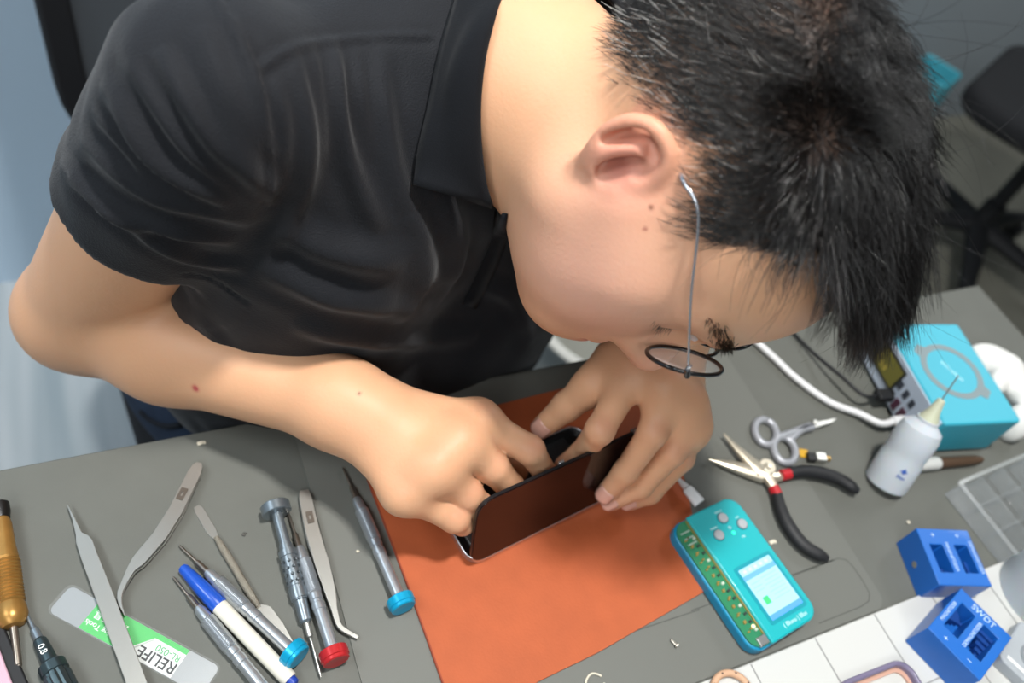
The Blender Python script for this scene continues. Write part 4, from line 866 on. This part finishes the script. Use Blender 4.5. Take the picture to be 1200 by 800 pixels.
# ------------------------------------------------------------------ clear organiser
A = at(1109, 578, .775); Bc = at(1142, 553, .775); Dc = at(1166, 650, .752)
mor = mat('clear_plastic', 'E9EFF0', rough=.10, alpha=.11, spec=1.0)
c0, cx_, cy_ = at(1107, 578, .752), at(1205, 541, .752), at(1168, 652, .752); uo = nrm((cx_-c0)*np.array([1, 1, 0])); vo_ = nrm((c0-cy_)*np.array([1, 1, 0])); uo = nrm(uo+np.array([vo_[1], -vo_[0], 0])); LO, WO, HO = .125, .075, .022
t = thing('parts_organiser', 'clear plastic compartment box standing behind the blue blocks', 'organiser', (c0[0]+uo[1]*.03, c0[1]-uo[0]*.03, .75), math.atan2(uo[1], uo[0]))
def ob(x0, x1, y0, y1, z0, z1, nm): obj(nm, box(x0, x1, y0, y1, z0, z1), mor, t, bevel=.0006)
ob(0, LO, -WO+.03, .03, 0, .0016, 'tray_floor')
for y in (-WO+.03, .03-.0016): ob(0, LO, y, y+.0016, .0016, HO, 'side_wall')
for x in (0, LO-.0016): ob(x, x+.0016, -WO+.0316, .0284, .0016, HO, 'end_wall')
for k in (1, 2, 3): ob(LO*k/4, LO*k/4+.0014, -WO+.0316, .0284, .0016, HO-.002, 'divider')
for k in (1, 2): ob(.0016, LO-.0016, -WO+.03+WO*k/3, -WO+.0314+WO*k/3, .0016, HO-.002, 'divider')
mlid = obj('lid_rim', ring_prism(rrect(LO+.003, WO+.003, .004, 4, LO/2, .03-WO/2), rrect(LO-.004, WO-.004, .003, 4, LO/2, .03-WO/2), HO, HO+.002), mor, t)
# ------------------------------------------------------------------ blue magnetizer blocks
mblu = mat('block_blue', '1763B8', rough=.4, coat=.15); mbd = mat('block_deep', '0D3F86', rough=.5)
def holed(xs, ys, holes, z0, z1, dp):
    V, F = [], []; ix = {}
    def v(x, y, z):
        k = (round(x, 6), round(y, 6), round(z, 6))
        if k not in ix: ix[k] = len(V); V.append((x, y, z))
        return ix[k]
    nx, ny = len(xs)-1, len(ys)-1; hs = set(holes)
    for i in range(nx):
        for j in range(ny):
            zz = z1-dp if (i, j) in hs else z1
            F.append([v(xs[i], ys[j], zz), v(xs[i+1], ys[j], zz), v(xs[i+1], ys[j+1], zz), v(xs[i], ys[j+1], zz)])
            F.append([v(xs[i], ys[j], z0), v(xs[i], ys[j+1], z0), v(xs[i+1], ys[j+1], z0), v(xs[i+1], ys[j], z0)])
            if (i, j) in hs:
                for (ax_, ay, bx, by) in ((i, j, i+1, j), (i+1, j, i+1, j+1), (i+1, j+1, i, j+1), (i, j+1, i, j)): F.append([v(xs[ax_], ys[ay], z1), v(xs[ax_], ys[ay], z1-dp), v(xs[bx], ys[by], z1-dp), v(xs[bx], ys[by], z1)])
    for i in range(nx):
        F.append([v(xs[i], ys[0], z0), v(xs[i+1], ys[0], z0), v(xs[i+1], ys[0], z1), v(xs[i], ys[0], z1)]); F.append([v(xs[i+1], ys[-1], z0), v(xs[i], ys[-1], z0), v(xs[i], ys[-1], z1), v(xs[i+1], ys[-1], z1)])
    for j in range(ny):
        F.append([v(xs[0], ys[j+1], z0), v(xs[0], ys[j], z0), v(xs[0], ys[j], z1), v(xs[0], ys[j+1], z1)]); F.append([v(xs[-1], ys[j], z0), v(xs[-1], ys[j+1], z0), v(xs[-1], ys[j+1], z1), v(xs[-1], ys[j], z1)])
    return V, F
def magnetizer(corner, along, w_, d_, h_, z, label, brand):
    # corner: world xy of local origin, along: direction of local +x
    t = thing('magnetizer_block', label, 'magnetizer', (corner[0], corner[1], z), math.atan2(along[1], along[0]), 'blue magnetizer blocks')
    xs = [0, .007, .007+.013, w_-.020, w_-.007, w_]; ys = [0, .011, d_-.014, d_]
    obj('block', holed(xs, ys, [(1, 1), (3, 1)], 0, h_, .020), mblu, t, bevel=.0006)
    for k in range(5): obj('step', box(xs[1], xs[1]+.0026*(5-k), ys[1]+.0003, ys[1]+.0034*(k+1), h_-.0198, h_-.006-.0025*k), mbd, t, smooth=0)
    for k in range(5): obj('step', box(xs[4]-.0026*(k+1), xs[4], ys[1]+.0003, ys[1]+.0034*(5-k)*.8, h_-.0198, h_-.009-.002*k), mbd, t, smooth=0)
    mw_ = mat('block_print', 'BFD6EE', rough=.5)
    n1, n2 = ('DEMAGNETIZER', 'MAGNETIZER') if brand else ('MAGNETIZER', 'DEMAGNETIZER')
    text('lettering', n1, .0042, mw_, t, ((xs[2]+xs[3])/2-.0018, d_/2, h_+.0001), -PI/2); text('lettering', n2, .0040, mw_, t, (w_-.0034, d_/2, h_+.0001), -PI/2)
    text('lettering', '–' if brand else '+', .007, mw_, t, (.0135, d_-.006, h_+.0001)); text('lettering', '+', .007, mw_, t, (w_-.0135, d_-.006, h_+.0001))
    if brand: text('lettering', 'SWDT', .0075, mw_, t, (w_/2, .0055, h_+.0001), PI)
    obj('screw_recess', xf(lathe([(0, .0028), (.0004, .0026)], 14, 'x'), (-.0004, d_*.5, h_*.4)), mst, t)
c = [at(*p, .779) for p in ((1076, 618), (1136, 622), (1163, 686), (1101, 686))]; print('d1', [q.round(4) for q in c])
al = nrm((c[1]-c[0])+(c[2]-c[3])); w1_ = .5*(np.linalg.norm(c[1]-c[0])+np.linalg.norm(c[2]-c[3])); dd_ = .5*(np.linalg.norm(c[3]-c[0])+np.linalg.norm(c[2]-c[1]))
magnetizer(c[3]*.5+(c[2]-al*w1_)*.5, al, w1_, dd_, .029, .75, 'blue magnetizer block without brand letters on the grey bench', False)
c = [at(*p, .7835) for p in ((1148, 799), (1087, 735), (1126, 690), (1186, 747))]; print('d2', [q.round(4) for q in c])
al = nrm((c[1]-c[0])+(c[2]-c[3])); w1_ = .5*(np.linalg.norm(c[1]-c[0])+np.linalg.norm(c[2]-c[3])); dd_ = .5*(np.linalg.norm(c[3]-c[0])+np.linalg.norm(c[2]-c[1]))
al2 = nrm((c[0]-c[3])+(c[1]-c[2])); pos = c[2]
magnetizer(c[3], -np.array([al2[1]*-1, al2[0], 0])*-1 if False else al, w1_, -dd_ if False else dd_, .030, BZ, 'blue magnetizer block with brand letters on the white parts board', True)
# white plastic bottle at the right edge
A = at(1203, 704, .75); t = thing('white_bottle', 'large milky plastic bottle standing at the right edge behind the blue blocks', 'bottle', (A[0]+.012, A[1], .75))
obj('bottle_body', lathe([(0, .030), (.002, .0345), (.006, .0360), (.045, .0360), (.046, .0354), (.047, .0360), (.072, .0360), (.080, .031), (.087, .014), (.094, .012)], 40, 'z'), mbo, t); obj('bottle_cap', lathe([(.092, .0135), (.108, .0135), (.1095, .012)], 32, 'z'), mat('cap_white', 'E6E6E4', rough=.4), t)
obj('liquid', lathe([(.0008, .022), (.0012, .0268), (.010, .0272), (.0102, .001)], 32, 'z'), mat('liquid_straw', 'D8C98E', rough=.2, trans=.5), t)
# bottom edge: hair tie, phone bumper, grey gadget
o = at(857, 815, BZ); t = thing('hair_tie', 'beige elastic hair tie with dark flecks on the white board', 'hair tie', tuple(o)); mht = mat('tie_beige', 'C9A182', rough=.6)
rp = [(.0150*math.cos(a), .0150*math.sin(a), .0026) for a in np.linspace(0, 2*PI, 49)]; band_ = obj('elastic', tube(rp, .0026, 12), mht, t, smooth=180)
for a in np.linspace(.2, 6, 9): obj('fleck', tube([(.0150*math.cos(a+e)*(1+.01), .0150*math.sin(a+e)*(1+.01), .0050-abs(e)*.01) for e in np.linspace(-.07, .07, 5)], .0007, 6), mat('fleck_dark', '4A3A34', rough=.6), band_, smooth=180)
a, b = at(985, 803, BZ), at(1046, 779, BZ); d = nrm(b-a); az = math.atan2(d[1], d[0])
t = thing('phone_bumper', 'translucent mauve phone bumper lying on the white board', 'phone case', (*(a-0*d)[:2], BZ), az)
o_ = rrect(.074, .150, .014, 8, .026, -.073); i_ = rrect(.066, .142, .010, 8, .026, -.073); i2 = rrect(.060, .136, .008, 8, .026, -.073)
obj('bumper_frame', ring_prism(o_, i_, 0, .008), mat('bumper_mauve', '8F86A3', rough=.25, trans=.35, spec=.6), t, bevel=.0015); obj('inner_lip', ring_prism(i_, i2, .0, .002), mat('lip_peach', 'D9AC98', rough=.4, trans=.2), t)
o = at(1195, 790, BZ); t = thing('grey_gadget', 'grey plastic gadget with round dial at the lower right corner', 'gadget', tuple(o), .35); mgg = mat('gadget_grey', 'A9AEB2', rough=.45)
obj('gadget_case', prism(rrect(.05, .07, .006, 5, .012, -.012), 0, .012), mgg, t, bevel=.0012); obj('dial', ring_prism([(.013*math.cos(a)+.012, .013*math.sin(a)) for a in np.linspace(0, 2*PI, 40, endpoint=False)], [(.0105*math.cos(a)+.012, .0105*math.sin(a)) for a in np.linspace(0, 2*PI, 40, endpoint=False)], .012, .0128), mat('dial_dark', '878C90', rough=.4), t)
obj('white_stripe', box(-.008, -.005, -.04, .018, .012, .0124), mat('stripe_white', 'E8E8E6'), t, smooth=0)
a, b = at(1168, 756, BZ+.002), at(1210, 724, BZ+.002); tag(obj('cotton_stick', tube([tuple(a*0), tuple(b-a)], .0016, 8), mat('stick_cream', 'CFC79E', rough=.6), loc=tuple(a)), 'thin cream stick between the lettered blue block and grey gadget', 'stick')
# ------------------------------------------------------------------ behind the bench
mfr = mat('chair_black', '121316', rough=.55); mme = mat('chair_mesh', '3A3F44', rough=.8, bump=.6, bscale=500); mfb = mat('chair_fabric', '17181B', rough=.9)
def office_chair(label, x, y, rz, sh=.46, back=True):
    t = thing('office_chair', label, 'chair', (x, y, 0), rz)
    obj('gas_lift', lathe([(.09, .030), (.20, .028), (.205, .020), (sh-.05, .020)], 20, 'z'), mfr, t)
    for k in range(5):
        a = 2*PI*k/5+.3; c_, s_ = math.cos(a), math.sin(a)
        obj('base_leg', tube([(0.02*c_, .02*s_, .12), (.16*c_, .16*s_, .105), (.30*c_, .30*s_, .075)], [.032, .026, .018], 12, flat=(1, .8)), mfr, t)
        obj('caster', join(xf(lathe([(-.022, .020), (-.020, .026), (-.004, .026)], 18, 'x'), (.30*c_, .30*s_, .0265), (0, 0, a+PI/2)), xf(lathe([(.004, .026), (.020, .026), (.022, .020)], 18, 'x'), (.30*c_, .30*s_, .0265), (0, 0, a+PI/2)), xf(lathe([(.02, .006), (.075, .006)], 10, 'z'), (.30*c_, .30*s_, 0)), xf(lathe([(-.008, .006), (.008, .006)], 10, 'x'), (.30*c_, .30*s_, .0265), (0, 0, a+PI/2))), mfr, t)
    obj('seat', prism(rrect(.50, .48, .10, 8), sh-.06, sh), mfb, t, bevel=.025, seg=4)
    if back:
        oo = rrect(.46, .56, .10, 8); ii = rrect(.39, .49, .075, 8)
        def up(m): return [(x_, .27+.03*math.cos(x_*6)+.16*(y_+.28)+z_, sh+.42+y_) for x_, y_, z_ in m[0]], m[1]
        obj('back_frame', up(ring_prism(oo, ii, -.016, .016)), mfr, t, bevel=.006); obj('back_mesh', up(prism(ii, -.002, .002)), mme, t)
        obj('back_bracket', tube([(0, .10, sh-.06), (0, .27, sh-.05), (0, .335, sh+.08), (0, .36, sh+.22)], [.028, .028, .024, .02], 12, flat=(1.4, .6)), mfr, t)
office_chair('black office chair with grey mesh back behind the seated person', .205, .66, .12, .42)
q = at(1268, 130, .5); office_chair('black swivel chair standing on the floor in the right background', q[0], q[1], 3.6, .50, True)
q = at(690, 392, .36); t = thing('waste_bin', 'white plastic bin on the floor beyond the bench edge', 'bin', (q[0]+.05, q[1]+.03, 0)); mbn = mat('bin_white', 'D9DAD4', rough=.5)
obj('bin_body', lathe([(0, .09), (.004, .098), (.33, .122), (.36, .122), (.36, .112), (.33, .112), (.01, .09)], 40, 'z'), mbn, t); obj('rim', tube([(.124*math.cos(a), .124*math.sin(a), .358) for a in np.linspace(0, 2*PI, 49)], .007, 10), mbn, t, smooth=180)
q = at(1090, 92, .27); t = thing('storage_crate', 'cyan crate on the floor in the far background', 'crate', (q[0], q[1], 0), .4); mcr = mat('crate_cyan', '4FB4C6', rough=.5)
obj('crate_body', ring_prism(rrect(.15, .12, .015, 4), rrect(.138, .108, .01, 4), 0, .30), mcr, t, bevel=.004); obj('crate_floor', box(-.069, .069, -.054, .054, 0, .01), mcr, t)
# ------------------------------------------------------------------ eyeglasses resting on nose and ears
gl = thing('eyeglasses', 'round black-rimmed glasses with thin silver temples on the face', 'glasses', tuple(H(0, .09, 0)))
go = H(0, .09, 0); mrim = mat('rim_black', '141416', rough=.25, coat=.4); mtem = mat('temple_silver', 'C9CBD2', rough=.22, metal=.9)
mlens = mat('lens_glass', 'F4F8FA', rough=.02, alpha=.16, spec=.8)
GN = nrm(HF*.97-HU*.24); GU = nrm(HU-GN*(HU@GN)); GC = H(0, .1035, .018)
def gp(r, u, n=0.): return GC+HR*r+GU*u+GN*n-go
for s in (1, -1):
    c = .0335*s; th_ = np.linspace(0, 2*PI, 57)
    rim = obj('rim', tube([tuple(gp(c+.0232*math.cos(a), .0215*math.sin(a), -.09*abs(c+.0232*math.cos(a))+.003)) for a in th_], .0013, 10), mrim, gl, smooth=180)
    obj('rim_inlay', tube([tuple(gp(c+.0238*math.cos(a), .0221*math.sin(a), -.09*abs(c+.0238*math.cos(a))+.0036)) for a in th_[::2]], .0004, 6), mtem, rim, smooth=180)
    V = [tuple(gp(c, 0, -.09*abs(c)+.0045))]; F = []
    for q in (.5, 1.0):
        V += [tuple(gp(c+.0226*q*math.cos(a), .0209*q*math.sin(a), -.09*abs(c+.0226*q*math.cos(a))+.003+.0015*(1-q*q))) for a in th_[:-1]]
    n = len(th_)-1
    for i in range(n): F += [(0, 1+i, 1+(i+1) % n), (1+i, 1+n+i, 1+n+(i+1) % n, 1+(i+1) % n)]
    obj('lens', (V, F), mlens, gl, smooth=180, solid=.0008)
    hx = .0575*s; e0 = gp(hx, .004, -.0025); ob_ = obj('end_piece', tube([tuple(gp(.0555*s, .009, -.002)), tuple(gp(.0590*s, .010, -.002)), tuple(gp(.0608*s, .010, -.006))], [.0018, .0019, .0015], 10), mrim, gl)
    obj('hinge', lathe([(-.0022, .0013), (.0022, .0013)], 10, 'z'), mtem, gl, loc=tuple(gp(.0605*s, .010, -.007)))
    E1 = H(.0785*s, .016, .0395)-go; E2 = H(.0775*s, .000, .0315)-go; E3 = H(.0680*s, -.008, .026)-go; st = gp(.0605*s, .010, -.006)
    path = catmull([st, st*.5+E1*.5+HR*.003*s, E1, E2, E3], 8); obj('temple', tube(path, list(np.interp(np.linspace(0, 1, len(path)), [0, .5, .62, 1], [.0007, .0008, .0013, .0014])), 10), mtem, gl, smooth=180)
    obj('nose_pad', xf(lathe([(-.0008, .0015), (0, .0030), (.0008, .0015)], 12, 'x'), tuple(gp(.0085*s, -.004, -.007)), (0, .4*s, .5)), mat('pad_clear', 'E8ECEE', rough=.1, alpha=.5), gl)
obj('bridge', tube([tuple(gp(x, .006+.003*math.cos(x/.0112*PI/2), .002)) for x in np.linspace(-.0112, .0112, 11)], .0012, 10), mrim, gl, smooth=180)
# ------------------------------------------------------------------ light
w = bpy.data.worlds.new('world'); SC.world = w; w.use_nodes = True
w.node_tree.nodes['Background'].inputs['Color'].default_value = (.78, .87, 1, 1); w.node_tree.nodes['Background'].inputs['Strength'].default_value = .24
def area(name, loc, target, sx, sy, power, col=(1, 1, 1)):
    l = bpy.data.lights.new(name, 'AREA'); l.shape = 'RECTANGLE'; l.size = sx; l.size_y = sy; l.energy = power; l.color = col
    o = bpy.data.objects.new(name, l); COL.objects.link(o); o.location = loc
    o.rotation_euler = (Vector(target)-Vector(loc)).to_track_quat('-Z', 'Y').to_euler(); return o
area('overhead_light', (.30, .16, 2.6), (.2, .3, .75), .15, .13, 42, (1, .98, .95))
area('overhead_light', (-.9, -1.2, 2.6), (.2, .3, .8), 1.2, .6, 24, (.95, .98, 1))
area('overhead_light', (-1.3, .5, 2.6), (-.5, 1.1, .2), 1.0, .6, 26, (.9, .96, 1))  # unseen fill aimed at the left panel and floor to brighten them
area('overhead_light', (2.8, .9, 2.6), (2.4, 1.3, 0), 1.0, .5, 26, (.95, .98, 1))  # light added to lift the dark floor and wall at back right
